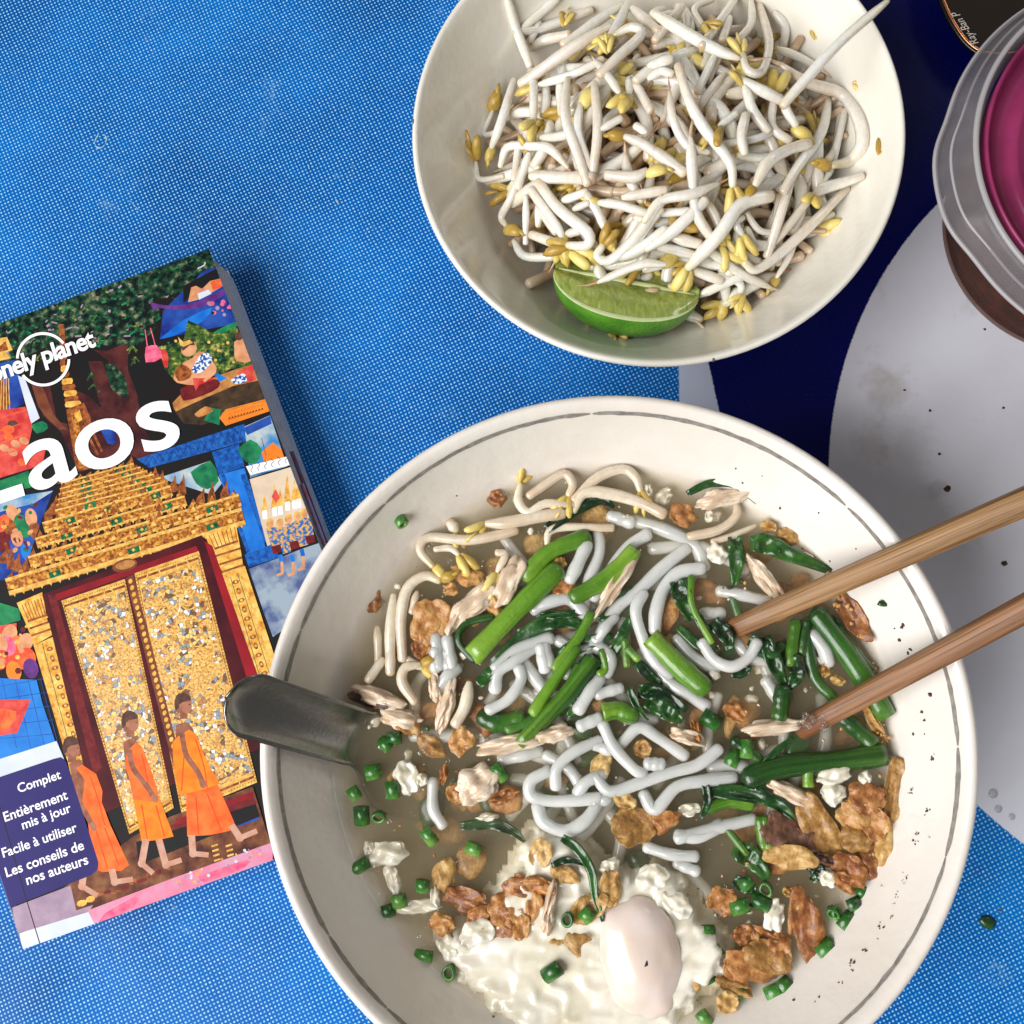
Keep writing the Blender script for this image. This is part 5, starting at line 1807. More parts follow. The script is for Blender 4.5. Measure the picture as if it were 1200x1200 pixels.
for i, (zn, pts, dz) in enumerate(NOOD):
    n = len(pts)
    w3 = []
    for k, p in enumerate(pts):
        end = 1.6 if k in (0, n - 1) and n > 2 and i % 3 else 0.0
        w3.append(sp(zn, p, dz + .5 * noise.noise(Vector((p[0] * .013, p[1] * .013, i))) - end * .6))
    r = .5 * random.uniform(13.5, 16.5) * MPP
    path = catmull(w3, 6)
    o = place('rice_noodle', tube(path, lambda t: r * (1 + .06 * math.sin(t * 11 + i)), 12), M_NOOD, cat='noodle')
    L = sum((path[q + 1] - path[q]).length for q in range(len(path) - 1))
    if dz < -.9:
        tag(o, 'pale rice noodle sunk under the cloudy broth', None, 'sunken rice noodles')
    elif L > .03:
        tag(o, 'long thick white rice noodle looping at the surface of the soup', None, 'long rice noodles at the surface')
    else:
        tag(o, 'short white rice noodle end poking out of the soup', None, 'short rice noodle ends')

# ------------------------------------------------------------------ sprouts floating by the wall
M_STEM2 = streak('soaked_sprout_stem', [(0.0, srgb(214, 198, 130)), (0.18, srgb(228, 216, 190)), (0.6, srgb(232, 222, 204)), (1.0, srgb(206, 182, 150))], srgb(196, 168, 138), .55, 7, 1.2, .2, .16, .3, .0025, .9, .3)
SOUP_SPR = [
    ('A', [(600, 335), (700, 330), (830, 305), (960, 285)], 15, .6, 1), ('A', [(760, 150), (750, 230), (800, 282), (880, 240), (1010, 255)], 11, .8, 1), ('A', [(985, 200), (1005, 150), (965, 100), (880, 150), (800, 205)], 11, .4, 1),
    ('A', [(1320, 180), (1300, 120), (1240, 80), (1120, 120), (1010, 225)], 12, .6, 1), ('A', [(1010, 280), (1060, 190), (1200, 200), (1330, 240), (1430, 290)], 14, .9, 0), ('A', [(350, 535), (290, 460), (330, 400), (500, 412), (650, 390), (740, 365)], 12, .4, 1),
    ('A', [(380, 600), (310, 580), (230, 640), (200, 780), (208, 970)], 13, .8, 1), ('A', [(165, 670), (150, 850), (150, 1010)], 13, .2, 0), ('A', [(275, 655), (250, 750)], 9, .6, 0), ('C', [(370, 75), (300, 90), (285, 160), (345, 250)], 12, 1.0, 1),
    ('C', [(600, 160), (580, 270), (535, 355)], 14, 1.0, 0), ('A', [(885, 440), (895, 375), (970, 350), (1190, 355)], 10, .4, 0), ('C', [(195, 50), (125, 150)], 11, .2, 0), ('C', [(230, -10), (230, 115)], 12, .4, 0),
    ('B', [(650, 235), (650, 300), (565, 365), (430, 395)], 11, -.3, 0), ('B', [(740, 345), (640, 390), (540, 420)], 8, -.6, 0), ('A', [(470, 480), (430, 450), (360, 455)], 8, .6, 1), ('A', [(650, 560), (690, 480), (650, 470)], 9, .9, 1), ('A', [(460, 370), (430, 330)], 13, -.8, 1),
    ('A', [(90, 820), (95, 1000)], 10, -.8, 0), ('A', [(300, 1010), (230, 970)], 10, .3, 1),
]
for (zn, pts, dia, dz, hd) in SOUP_SPR:
    sprout([sp(zn, p, dz + .3 * noise.noise(Vector((p[0] * .02, p[1] * .02, dia)))) for p in pts], dia * .5 * MPP, hd, 0,
           'cooked bean sprout floating near the wall of the soup bowl', 'bean sprouts in the soup', stem_mat=M_STEM2, hscale=.85)

# ------------------------------------------------------------------ greens
def green(name, a, b, c, rough=.22):
    return pm(name, srgb(*a), srgb(*b), 130, .3, .4, 420, sss=.06, sss_s=.001, coat=.5, c3=srgb(*c), lo=.3, hi=.72, perobj=.3)


M_G1 = streak('green_stem', [(0.0, srgb(66, 112, 22)), (0.5, srgb(98, 146, 34)), (1.0, srgb(126, 166, 52))], srgb(34, 84, 16), .75, 11, 1.0, .3, .6, .1, .001, .5, .35)
M_G2 = streak('dark_green_stem', [(0.0, srgb(20, 62, 16)), (0.5, srgb(46, 98, 26)), (1.0, srgb(76, 124, 40))], srgb(12, 44, 14), .75, 11, 1.0, .3, .6, .08, .001, .5, .35)
M_LF = green('dark_leaf', (10, 40, 14), (26, 72, 24), (50, 98, 34))
M_SC = green('scallion', (16, 66, 18), (48, 112, 32), (116, 164, 74))
STEMS = [
    ('A', [(930, 555), (740, 740), (535, 955)], 25, 1.8, 1, 1), ('A', [(1065, 400), (900, 465), (785, 580)], 21, 1.0, 1, 0), ('A', [(545, 975), (470, 890), (500, 805), (625, 770)], 9, 1.6, 2, 0), ('A', [(1090, 760), (1030, 870), (920, 1010)], 12, 2.2, 1, 0),
    ('B', [(-110, 680), (0, 620), (80, 560), (180, 455)], 21, 1.5, 1, 1), ('B', [(500, 1105), (380, 1000), (245, 865)], 25, 1.9, 1, 1), ('D', [(170, 310), (90, 290), (25, 300)], 22, 1.4, 1, 1), ('B', [(440, 585), (445, 720), (535, 890)], 8, 1.9, 1, 0),
    ('B', [(930, 800), (905, 990)], 14, .8, 1, 0), ('B', [(985, 790), (960, 940)], 12, .8, 2, 0), ('H', [(370, 550), (500, 720), (650, 960)], 25, .8, 2, 1), ('H', [(430, 590), (580, 780)], 16, .2, 2, 0), ('H', [(470, 960), (595, 1070)], 20, .6, 2, 1),
    ('G', [(150, 130), (310, 75), (600, 42), (790, 15)], 26, .6, 2, 1), ('C', [(1100, 0), (985, 170), (900, 300)], 14, 2.2, 1, 0), ('C', [(1170, 50), (1030, 230), (830, 450)], 15, 2.6, 1, 1), ('C', [(1200, 60), (1060, 240), (940, 360)], 12, 1.6, 2, 0), ('C', [(960, 210), (900, 330), (780, 380)], 13, 1.2, 2, 0),
    ('D', [(870, 190), (855, 320)], 20, .8, 2, 0), ('D', [(985, 550), (990, 650)], 13, 1.0, 1, 1), ('D', [(785, 800), (800, 940)], 13, 1.2, 1, 0), ('D', [(520, 745), (620, 715), (720, 730)], 16, .2, 1, 0), ('D', [(600, 835), (700, 960)], 9, .8, 1, 0), ('H', [(320, 580), (355, 790), (430, 880)], 14, .1, 2, 0),
    ('C', [(660, 320), (740, 350), (840, 330)], 22, -.2, 2, 0), ('F', [(845, 0), (860, 130)], 14, 1.0, 1, 0), ('B', [(620, 640), (680, 820)], 11, -1.4, 2, 0), ('C', [(620, 0), (650, 50)], 16, 1.2, 1, 0), ('D', [(640, 430), (760, 520)], 13, .2, 2, 0), ('A', [(760, 560), (870, 500), (1000, 420)], 14, .6, 2, 0),
    ('C', [(900, 360), (1010, 260), (1110, 80)], 9, 1.8, 2, 0), ('D', [(20, 10), (40, 90), (10, 120)], 9, 1.8, 1, 0), ('D', [(140, 0), (190, 50)], 9, 2.0, 1, 0), ('B', [(130, 880), (140, 1000)], 9, 1.6, 1, 0), ('H', [(240, 870), (215, 950)], 18, .4, 2, 0),
]
ST_LAB = {1: ('bright green cooked water spinach stem in the soup', 'bright green stems in the soup'), 2: ('dark green limp vegetable stem half sunk in the broth', 'dark green stems in the soup')}
for i, (zn, pts, dia, dz, mk, hol) in enumerate(STEMS):
    w3 = [sp(zn, p, dz + .5 * noise.noise(Vector((p[0] * .011, p[1] * .011, i * 1.7)))) for p in pts]
    r = dia * .5 * MPP
    cp = catmull(w3, 6)
    vf = tube(cp, lambda t: r * (1 + .05 * math.sin(t * 8 + i) + .03 * math.sin(t * 23)), 16, .84, (1, 0 if hol else 1), .6 if hol else 0)
    place('vegetable_stem', vf, M_G1 if mk == 1 else M_G2, uvseg=16, uvrows=len(cp) + 2 + (0 if hol else 2),
          label=ST_LAB[mk][0], cat='vegetable', group=ST_LAB[mk][1])
LEAVES = [
    ('B', [(715, 430), (800, 435), (900, 480), (1095, 560)], 27, .5), ('B', [(640, 395), (650, 500), (640, 625)], 23, .4), ('B', [(420, 195), (530, 148), (650, 160), (745, 240)], 11, .5), ('A', [(880, 365), (1000, 280), (1130, 225), (1200, 260)], 17, .4),
    ('A', [(640, 1000), (830, 830), (960, 790), (1080, 830)], 24, .2), ('A', [(850, 770), (960, 760), (1080, 750)], 12, 1.0), ('B', [(370, 600), (400, 690), (440, 790)], 26, .4), ('B', [(450, 750), (500, 820), (545, 895)], 14, 1.2), ('B', [(540, 790), (600, 860), (620, 930)], 22, .1),
    ('D', [(150, 185), (185, 270), (240, 335)], 10, 2.2), ('D', [(190, 200), (300, 210), (420, 290)], 22, 1.2), ('D', [(230, 240), (320, 290), (400, 340)], 26, .4), ('D', [(890, 30), (930, 110), (900, 190)], 22, .6), ('D', [(770, 680), (765, 580), (830, 490), (915, 415)], 12, .9), ('D', [(505, 630), (515, 720), (485, 800)], 11, 2.0),
    ('D', [(520, 665), (700, 680), (830, 720), (930, 800)], 20, .9), ('E', [(1035, 85), (1110, 140), (1170, 240), (1190, 360), (1225, 480)], 13, 4.4), ('E', [(985, 215), (1060, 190), (1150, 215)], 9, 4.2), ('D', [(630, 135), (690, 110), (720, 80)], 11, .8), ('C', [(560, 830), (700, 820), (800, 850), (860, 905)], 14, -1.0),
    ('A', [(940, 960), (1050, 900), (1190, 860)], 22, .4), ('B', [(0, 780), (90, 700), (180, 640)], 18, .2), ('B', [(60, 960), (120, 850), (150, 770)], 16, .6), ('F', [(720, 130), (800, 180), (880, 280)], 28, .0), ('F', [(720, 280), (790, 320), (830, 330)], 18, .4), ('B', [(710, 880), (800, 930), (880, 900)], 24, .2),
    ('B', [(1000, 740), (1090, 800), (1180, 890)], 20, -.2), ('H', [(150, 640), (200, 760), (240, 830)], 22, .2), ('D', [(180, 60), (240, 120), (300, 170)], 16, .6), ('C', [(640, 170), (700, 110), (760, 40)], 17, .8), ('G', [(430, 520), (470, 560), (440, 610)], 20, .1), ('C', [(1060, 190), (1100, 260), (1060, 320)], 16, .2), ('B', [(380, 820), (470, 900), (560, 930)], 14, .5), ('A', [(1050, 960), (1120, 1010), (1190, 980)], 20, .3),
]
for i, (zn, pts, wd, dz) in enumerate(LEAVES):
    w3 = [sp(zn, p, dz + .6 * noise.noise(Vector((p[0] * .01, p[1] * .01, i * 2.3)))) for p in pts]
    W_ = wd * MPP
    place('leaf', ribbon(catmull(w3, 7), lambda t: W_ * (.25 + .75 * math.sin(PI * min(1, .12 + t * .86)) ** .6) * (1 - .35 * t), .00035, .55, .55, i), M_LF,
          label='dark green wilted leaf draped in the soup', cat='leaf', group='wilted leaves in the soup')

# ------------------------------------------------------------------ scallion rings: short hollow tubes
SCAL = [('E', 90, 220, 1), ('E', 380, 310, 1), ('E', 220, 430, 1), ('E', 390, 640, 1), ('E', 505, 720, 0), ('E', 410, 80, 1), ('E', 620, 140, 1), ('E', 990, 715, 4), ('E', 1060, 470, 5), ('E', 1150, 450, 4), ('F', 640, 620, 1), ('F', 600, 730, 1),
        ('F', 750, 410, 1), ('F', 845, 390, 1), ('F', 910, 810, 1), ('F', 580, 930, 1), ('F', 1150, 600, 1), ('F', 1140, 700, 1), ('F', 590, 525, 1), ('F', 1185, 440, 0), ('C', 205, 450, 1), ('C', 60, 680, 1), ('C', 95, 780, 1), ('C', 175, 790, 0),
        ('C', 240, 660, 1), ('C', 150, 580, 1), ('C', 740, 580, 1), ('D', 530, 335, 1), ('G', 510, 930, 1), ('G', 500, 1030, 1), ('G', 555, 755, 0), ('G', 605, 795, 1), ('G', 640, 720, 1), ('G', 680, 665, 1), ('F', 780, 300, 1), ('F', 870, 330, 0),
        ('F', 750, 810, 1), ('D', 700, 470, 1), ('G', 320, 1100, 1), ('C', 250, 420, 1), ('E', 270, 380, 1), ('H', 30, 1130, 1)]


def scallion(p, a, r, L, tilt, mat=M_SC):
    n = 14
    v, f = [], []
    for (x, rr) in ((-L / 2, r), (L / 2, r), (L / 2, r * .62), (-L / 2, r * .62)):
        for k in range(n):
            an = 2 * PI * k / n
            wob = 1 + .1 * math.sin(2 * an + a) + .06 * math.sin(3 * an)
            v.append(Vector((x * (1 + .12 * math.sin(an)), math.cos(an) * rr * wob, math.sin(an) * rr * .85)))
    for i in range(4):
        for k in range(n):
            k2 = (k + 1) % n; i2 = (i + 1) % 4
            f.append((i * n + k, i2 * n + k, i2 * n + k2, i * n + k2))
    m = Matrix.Translation(p) @ Matrix.Rotation(a, 4, 'Z') @ Matrix.Rotation(tilt, 4, 'Y')
    return [m @ q for q in v], f


for i, (zn, x, y, k) in enumerate(SCAL):
    up = k in (0, 5)
    dz = {0: .2, 1: random.uniform(-.6, .7), 4: 4.6, 5: 5.0}[k]
    p = sp(zn, (x, y), dz)
    vf = scallion(p, random.uniform(0, PI), random.uniform(.0017, .0024), random.uniform(.0032, .0056) if not up else .0022, random.uniform(1.1, 1.4) if up else random.uniform(-.25, .25))
    place('scallion_ring', vf, M_SC, label='short cut green scallion piece floating in the broth' if k < 4 else 'green scallion piece sitting on top of the poached egg',
          cat='scallion', group='scallion pieces in the broth' if k < 4 else 'scallion pieces on the egg')
p = wall_point(470, 611, IN_D, BX, BY, .0017)
place('scallion_ring', scallion(p, 2.2, .0019, .0034, .5), M_SC, label='single green scallion bit stuck on the bare inner wall of the soup bowl', cat='scallion')
p = wall_point(1036, 707, IN_D, BX, BY, .0006)
place('herb_flake', ([p + q for q in blob(.0018, .0011, .0004, .4, 1.5, 9, 2)[0]], ico(2)[1]), M_LF, label='tiny dark green herb flake stuck to the bowl wall between the chopsticks', cat='herb')

# ------------------------------------------------------------------ fried garlic and shallot
def fried(name, a, b, c):
    return pm(name, srgb(*a), srgb(*b), 420, .36, .8, 620, sss=.3, sss_s=.002, coat=.35, c3=srgb(*c), lo=.3, hi=.72, perobj=.4)


M_GAR = fried('fried_garlic', (158, 112, 52), (202, 158, 88), (226, 192, 126))
M_SHA = fried('fried_shallot', (138, 78, 34), (190, 128, 66), (216, 168, 104))
M_SHD = fried('purple_shallot', (72, 44, 36), (110, 72, 56), (146, 104, 76))
for m_ in (M_GAR, M_SHA, M_SHD): see_through(m_, .18)
GAR = [  # zone, x, y, half length, half width (photo px), turn, lift, kind
    ('G', 650, 410, 19, 16, .2, 2.6, 0), ('G', 640, 310, 20, 16, .8, 3.0, 1), ('G', 700, 220, 19, 17, .3, 2.8, 1), ('G', 800, 440, 14, 27, .15, 2.2, 0), ('G', 475, 350, 18, 42, -.5, 1.4, 0), ('G', 345, 500, 28, 14, .05, 2.6, 0), ('G', 340, 390, 29, 22, .3, 1.4, 2), ('G', 830, 180, 11, 36, .15, 1.2, 0),
    ('G', 425, 830, 17, 44, -.25, .6, 1), ('G', 240, 960, 27, 19, .2, .9, 0), ('G', 620, 550, 20, 16, .6, .8, 1), ('G', 740, 510, 18, 20, .2, 1.4, 1), ('G', 735, 330, 15, 20, -.4, 2.4, 1), ('F', 665, 380, 17, 16, .3, .4, 1), ('D', 170, 835, 26, 22, .1, 1.8, 0), ('D', 310, 810, 19, 12, -.4, 1.6, 1), ('D', 125, 710, 14, 9, .4, 1.2, 0),
    ('D', 15, 550, 12, 16, .4, .6, 0), ('D', 210, 470, 10, 10, .3, .3, 0), ('E', 470, 490, 15, 12, .5, .8, 1), ('E', 650, 460, 16, 12, -.3, 2.4, 1), ('E', 800, 430, 24, 20, .3, 2.4, 1), ('E', 870, 340, 26, 16, .2, 3.0, 1), ('E', 920, 310, 18, 10, .1, 3.8, 1), ('E', 770, 520, 18, 20, .5, 2.2, 1), ('E', 1085, 620, 27, 20, .1, 3.2, 0), ('E', 480, 270, 14, 20, .2, -.4, 0),
    ('E', 580, 370, 26, 14, .2, -.2, 1), ('E', 935, 160, 13, 17, .1, 3.2, 0), ('E', 900, 420, 10, 18, .2, 4.0, 1), ('F', 140, 320, 13, 20, .2, 4.4, 0), ('F', 40, 420, 22, 14, -.6, 4.0, 0), ('F', 770, 540, 14, 12, .5, .6, 1), ('F', 470, 760, 18, 16, .2, .9, 1), ('F', 690, 860, 12, 12, .4, .8, 0), ('F', 800, 690, 34, 18, .2, .2, 1), ('F', 720, 780, 22, 10, .3, .4, 0),
    ('A', 335, 790, 22, 26, .3, .6, 1), ('A', 505, 580, 22, 11, .3, .3, 1), ('A', 650, 215, 11, 10, .4, .5, 1), ('A', 960, 635, 14, 13, .5, 1.4, 1), ('A', 640, 730, 8, 16, -.5, 1.6, 1), ('A', 940, 520, 9, 9, .3, 1.8, 0), ('B', 405, 295, 17, 13, .2, .7, 1), ('B', 800, 350, 10, 7, .3, .3, 0), ('B', 895, 395, 14, 10, .5, .3, 0), ('C', 560, 430, 14, 17, .4, .5, 1), ('C', 540, 680, 12, 10, .4, .6, 1),
    ('C', 760, 690, 15, 7, -.4, .6, 1), ('C', 420, 460, 18, 12, .6, -.4, 0), ('D', 645, 300, 14, 10, .5, .7, 1), ('H', 510, 555, 13, 30, -.5, .3, 1), ('C', 290, 350, 22, 10, .5, .4, 0), ('C', 480, 590, 5, 12, .2, .8, 1), ('D', 460, 380, 5, 12, -.2, 1.0, 1), ('G', 500, 510, 12, 6, .5, 1.0, 2), ('G', 690, 870, 12, 5, .4, .2, 0), ('F', 980, 340, 8, 6, .2, .6, 0), ('F', 1010, 450, 8, 24, .1, .6, 1),
    ('E', 840, 490, 10, 16, -.2, 3.6, 1), ('E', 1050, 260, 16, 10, .3, 3.8, 0), ('D', 1070, 100, 5, 9, .1, .4, 0), ('D', 1130, 150, 9, 6, .4, .2, 0), ('C', 120, 240, 24, 8, .35, .3, 2), ('A', 430, 640, 10, 8, .4, .4, 1), ('H', 600, 990, 6, 26, -.55, .2, 0), ('F', 840, 560, 20, 12, .3, -.2, 1), ('A', 300, 900, 12, 16, .2, .2, 1), ('A', 70, 700, 10, 14, .2, -.4, 1), ('G', 610, 620, 18, 10, .4, .2, 1), ('G', 290, 900, 12, 14, .6, .4, 1),
]
GLAB = {0: ('golden crisp slice of fried garlic in the soup', 'fried garlic slices in the soup', 'garlic'), 1: ('orange brown flake of fried shallot in the soup', 'fried shallot flakes in the soup', 'shallot'), 2: ('dull purple brown shallot slice in the soup', 'purple shallot slices in the soup', 'shallot')}
for i, (zn, x, y, a, b, tr_, dz, k) in enumerate(GAR):
    p = sp(zn, (x, y), dz)
    vf = blob(a * MPP, b * MPP, .00062, .24 if k else .16, 1.4, i + 3, 4, flat=2.6, cup=random.choice((-1.3, 1.0, 1.6)))
    m = Matrix.Translation(p) @ Matrix.Rotation(-tr_, 4, 'Z') @ Matrix.Rotation(random.uniform(-.2, .2), 4, 'X') @ Matrix.Rotation(random.uniform(-.2, .2), 4, 'Y')
    L = GLAB[k]
    if zn == 'G' and k < 2 and dz > .7: L = (('golden garlic slice', 'brown shallot flake')[k] + ' in the fried pile against the soup bowl wall', ('garlic', 'shallot')[k] + ' in the fried pile', L[2])
    elif dz >= 2.2: L = (('golden garlic slice', 'brown shallot flake')[k] + ' lying on top of the poached egg', ('garlic', 'shallot')[k] + ' on the egg', L[2])
    elif dz <= .3 and k < 2: L = (('pale garlic slice', 'orange shallot flake')[k] + ' half sunk in the broth', ('garlic', 'shallot')[k] + ' half sunk', L[2])
    place('fried_garlic' if k == 0 else 'fried_shallot', ([m @ q for q in vf[0]], vf[1]), (M_GAR, M_SHA, M_SHD)[k], label=L[0], cat=L[2], group=L[1])
random.seed(91)
for q in range(84):      # pieces sunk out of focus in the broth
    a, rr = random.uniform(0, 2 * PI), .074 * math.sqrt(random.random())
    x, y = 732 + rr / MPP * math.cos(a), 868 + rr / MPP * math.sin(a)
    k = random.choice((0, 0, 1, 1, 1, 3))
    vf = blob(random.uniform(10, 30) * MPP, random.uniform(7, 18) * MPP, .0012, .25, 1.5, q + 300, 2, flat=1.2)
    m = Matrix.Translation(sp('X', (x, y), random.uniform(-7.5, -1.2))) @ Matrix.Rotation(random.uniform(0, 3), 4, 'Z')
    nm, lab, gr, ct, mt_ = {0: ('fried_garlic', 'blurred garlic slice sunk deep in the broth', 'garlic sunk in the broth', 'garlic', M_GAR), 1: ('fried_shallot', 'blurred shallot flake sunk deep in the broth', 'shallot sunk in the broth', 'shallot', M_SHA), 3: ('leaf', 'blurred green leaf scrap sunk deep in the broth', 'leaf scraps sunk in the broth', 'leaf', M_LF)}[k]
    place(nm, ([m @ w_ for w_ in vf[0]], vf[1]), mt_, label=lab, cat=ct, group=gr)

# ------------------------------------------------------------------ shredded chicken
t = NT('chicken_meat')
mp = t.n('ShaderNodeMapping'); mp.inputs['Scale'].default_value = (110, 1500, 900); t.l(t.co(), mp.inputs['Vector'])
fb = t.noise(1.0, 4, .6, .3, mp.outputs[0])
t.l(t.mix(.5, t.ramp(fb, [(0.3, srgb(176, 142, 108)), (0.5, srgb(216, 194, 166)), (0.75, srgb(236, 224, 206))]), t.ramp(t.noise(160, 3), [(0.35, srgb(206, 176, 144)), (0.65, srgb(234, 222, 204))])), t.b.inputs['Base Color'])
t.set(Roughness=.35, Coat_Weight=.5, Coat_Roughness=.08, Subsurface_Weight=.2, Subsurface_Scale=.0015)
t.bump(fb, .5, .0008)
M_CHI = t.m
CHI = [('A', 560, 690, 33, 15, .65, 1.0), ('A', 700, 610, 14, 30, -.5, 1.4), ('C', 800, 445, 42, 10, .15, .9), ('C', 1000, 400, 22, 10, .2, 1.3), ('D', 425, 415, 20, 9, -.3, .9), ('D', 820, 370, 33, 9, .12, 1.4), ('B', 590, 215, 32, 11, .2, .9), ('B', 790, 600, 9, 34, .6, .9), ('B', 90, 620, 8, 44, -.6, 2.0), ('C', 640, 640, 24, 20, .6, .7),
       ('C', 490, 270, 9, 30, -.25, 1.0), ('C', 440, 180, 7, 18, .1, .8), ('E', 975, 400, 6, 26, -.25, 4.6), ('E', 965, 480, 7, 14, -.1, 4.6), ('G', 330, 190, 28, 9, -.4, 1.2), ('C', 180, 230, 30, 10, -.3, .6), ('A', 470, 780, 10, 22, -.5, .8), ('C', 280, 330, 24, 12, -.2, .3)]
for i, (zn, x, y, a, b, tr_, dz) in enumerate(CHI):
    if b > a: a, b, tr_ = b, a, tr_ + PI / 2
    vf = blob(a * MPP, b * MPP, .0021, .24, 1.6, i + 60, 4, flat=.8)
    vs_ = [Vector((q.x, q.y + .0004 * noise.noise(Vector((q.x * 150, q.y * 2200, i))), q.z + .0005 * noise.noise(Vector((q.x * 120, q.y * 1700, i + 3))))) for q in vf[0]]
    o = link('chicken_shred', mesh('chicken_shred', vs_, vf[1]), M_CHI)
    o.matrix_world = Matrix.Translation(sp(zn, (x, y), dz)) @ Matrix.Rotation(tr_, 4, 'Z') @ Matrix.Rotation(random.uniform(-.25, .25), 4, 'X')
    tag(o, 'pale torn shred of cooked chicken in the soup', 'chicken', 'chicken shreds in the soup')

# ------------------------------------------------------------------ poached egg
M_EW = pm('egg_white', srgb(218, 210, 186), srgb(234, 230, 218), 90, .22, .14, 160, sss=.4, sss_r=(1, .95, .8), sss_s=.003, coat=.4)
M_YK = NT('filmed_yolk')
M_YK.l(M_YK.ramp(M_YK.noise(70, 3), [(0.3, srgb(218, 198, 180)), (0.7, srgb(228, 214, 208))]), M_YK.b.inputs['Base Color'])
M_YK.set(Roughness=.3, Coat_Weight=.35, Coat_Roughness=.08, Subsurface_Weight=.4, Subsurface_Scale=.003)
egg_px = [(610, 992), (640, 970), (680, 985), (705, 1015), (745, 1020), (775, 1012), (808, 1035), (822, 1075), (850, 1100), (852, 1145), (820, 1165), (800, 1200), (760, 1230), (690, 1240), (620, 1222), (575, 1190), (540, 1150), (516, 1108), (528, 1090), (560, 1092), (580, 1075), (576, 1055), (600, 1020)]
poly = [P(x, y, Z_SOUP) for x, y in egg_px]
poly = catmull(poly + [poly[0]], 3)[:-1]
pc_ = P(715, 1115, Z_SOUP)
egg = empty('poached_egg', (pc_.x, pc_.y, Z_SOUP))
tag(egg, 'soft poached egg with ruffled white and film covered yolk in the soup', 'egg')


def edge_dist(x, y):
    dmin = 1e9; inside = False
    n = len(poly)
    for i in range(n):
        a, b = poly[i], poly[(i + 1) % n]
        dx, dy = b.x - a.x, b.y - a.y
        t_ = max(0, min(1, ((x - a.x) * dx + (y - a.y) * dy) / (dx * dx + dy * dy + 1e-12)))
        dmin = min(dmin, math.hypot(x - a.x - dx * t_, y - a.y - dy * t_))
        if (a.y > y) != (b.y > y) and x < (b.x - a.x) * (y - a.y) / (b.y - a.y) + a.x: inside = not inside
    return dmin if inside else -dmin


x0, x1 = min(p.x for p in poly) - .003, max(p.x for p in poly) + .003
y0, y1 = min(p.y for p in poly) - .003, max(p.y for p in poly) + .003
ST = .00085
nx, ny = int((x1 - x0) / ST) + 1, int((y1 - y0) / ST) + 1
idx = {}
v, f = [], []
yk = P(748, 1122, Z_SOUP + .004)
for j in range(ny):
    for i in range(nx):
        x, y = x0 + i * ST, y0 + j * ST
        ds = edge_dist(x, y)
        rag = .0022 * noise.noise(Vector((x * 300, y * 300, 1))) + .0012 * noise.noise(Vector((x * 800, y * 800, 5)))
        ds += rag
        if ds < -.0035: continue
        k = max(0, min(1, (ds + .0035) / .0085)); k = k * k * (3 - 2 * k)
        q = Vector((x * 105 + .4 * noise.noise(Vector((x * 200, y * 200, 8))), y * 150, 2))
        rid = 1 - abs(noise.noise(q) * 1.6); rid2 = 1 - abs(noise.noise(q * 2.3 + Vector((9, 2, 0))) * 1.7)
        z = Z_SOUP - .0058 + k * (.0070 + .0018 * rid + .0003 * rid2) + .00006 * noise.noise(Vector((x * 1200, y * 1200, 0)))
        dyk = math.hypot(x - yk.x, y - yk.y)
        idx[(i, j)] = len(v); v.append(Vector((x, y, z)))
top = len(v)
for (i, j), a in list(idx.items()):
    if (i + 1, j) in idx and (i, j + 1) in idx and (i + 1, j + 1) in idx:
        f.append((a, idx[(i + 1, j)], idx[(i + 1, j + 1)], idx[(i, j + 1)]))
v2 = [Vector((p.x, p.y, min(p.z - .0006, Z_SOUP - .0066))) for p in v]
f2 = [tuple(reversed([i + top for i in q])) for q in f]
ec = {}
for q in f:
    for a, b in zip(q, q[1:] + q[:1]): ec[(a, b)] = ec.get((a, b), 0) + 1
sidef = [(b, a, a + top, b + top) for (a, b) in ec if (b, a) not in ec]
place('egg_white', (v + v2, f + f2 + sidef), M_EW, egg)
vf = blob(.0120, .0180, .0066, .11, 1.1, 4, 4)
m = Matrix.Translation(P(748, 1122, Z_SOUP + .0009)) @ Matrix.Rotation(.22, 4, 'Z')
place('yolk', ([m @ q for q in vf[0]], vf[1]), M_YK.m, egg)
pep = pm('pepper', srgb(36, 24, 18), srgb(92, 60, 40), 900, .6)
p = P(757, 1131, Z_SOUP + .0074)
place('pepper_speck', ([p + q for q in blob(.0009, .0011, .0005, .4, 1.6, 8, 1)[0]], ico(1)[1]), pep, egg)
# torn curds of white
CURD = [('E', 210, 160, 24, 14, .2, .2), ('E', 240, 280, 8, 18, .3, -.2), ('E', 350, 410, 28, 8, .1, .1), ('C', 310, 610, 13, 20, .2, .7), ('C', 380, 615, 6, 7, 0, 1.0), ('G', 550, 115, 20, 10, .2, 3.2), ('G', 545, 200, 14, 13, .2, 2.8), ('G', 525, 600, 12, 9, -.4, 1.4), ('G', 270, 770, 12, 18, -.2, 1.6), ('D', 430, 755, 14, 7, .1, .8),
        ('B', 560, 475, 12, 12, .2, .8), ('B', 240, 180, 4, 8, .2, .4), ('B', 140, 315, 6, 5, .3, .4), ('B', 530, 300, 7, 7, .3, -.2), ('B', 985, 490, 8, 4, -.4, .4), ('C', 690, 790, 13, 4, .1, .4), ('E', 640, 540, 20, 14, .4, 2.6), ('E', 500, 600, 11, 16, .3, 1.6), ('F', 140, 220, 12, 9, .3, 4.2), ('F', 340, 270, 18, 15, .4, 4.4), ('F', 450, 400, 18, 13, -.5, 3.6), ('G', 190, 155, 4, 9, -.5, 1.4),
        ('E', 440, 370, 5, 14, .2, .2), ('D', 740, 630, 4, 8, .5, .8), ('B', 300, 215, 14, 9, .6, -1), ('G', 695, 125, 8, 7, .6, 3.4), ('E', 130, 130, 6, 8, 0, .2)]
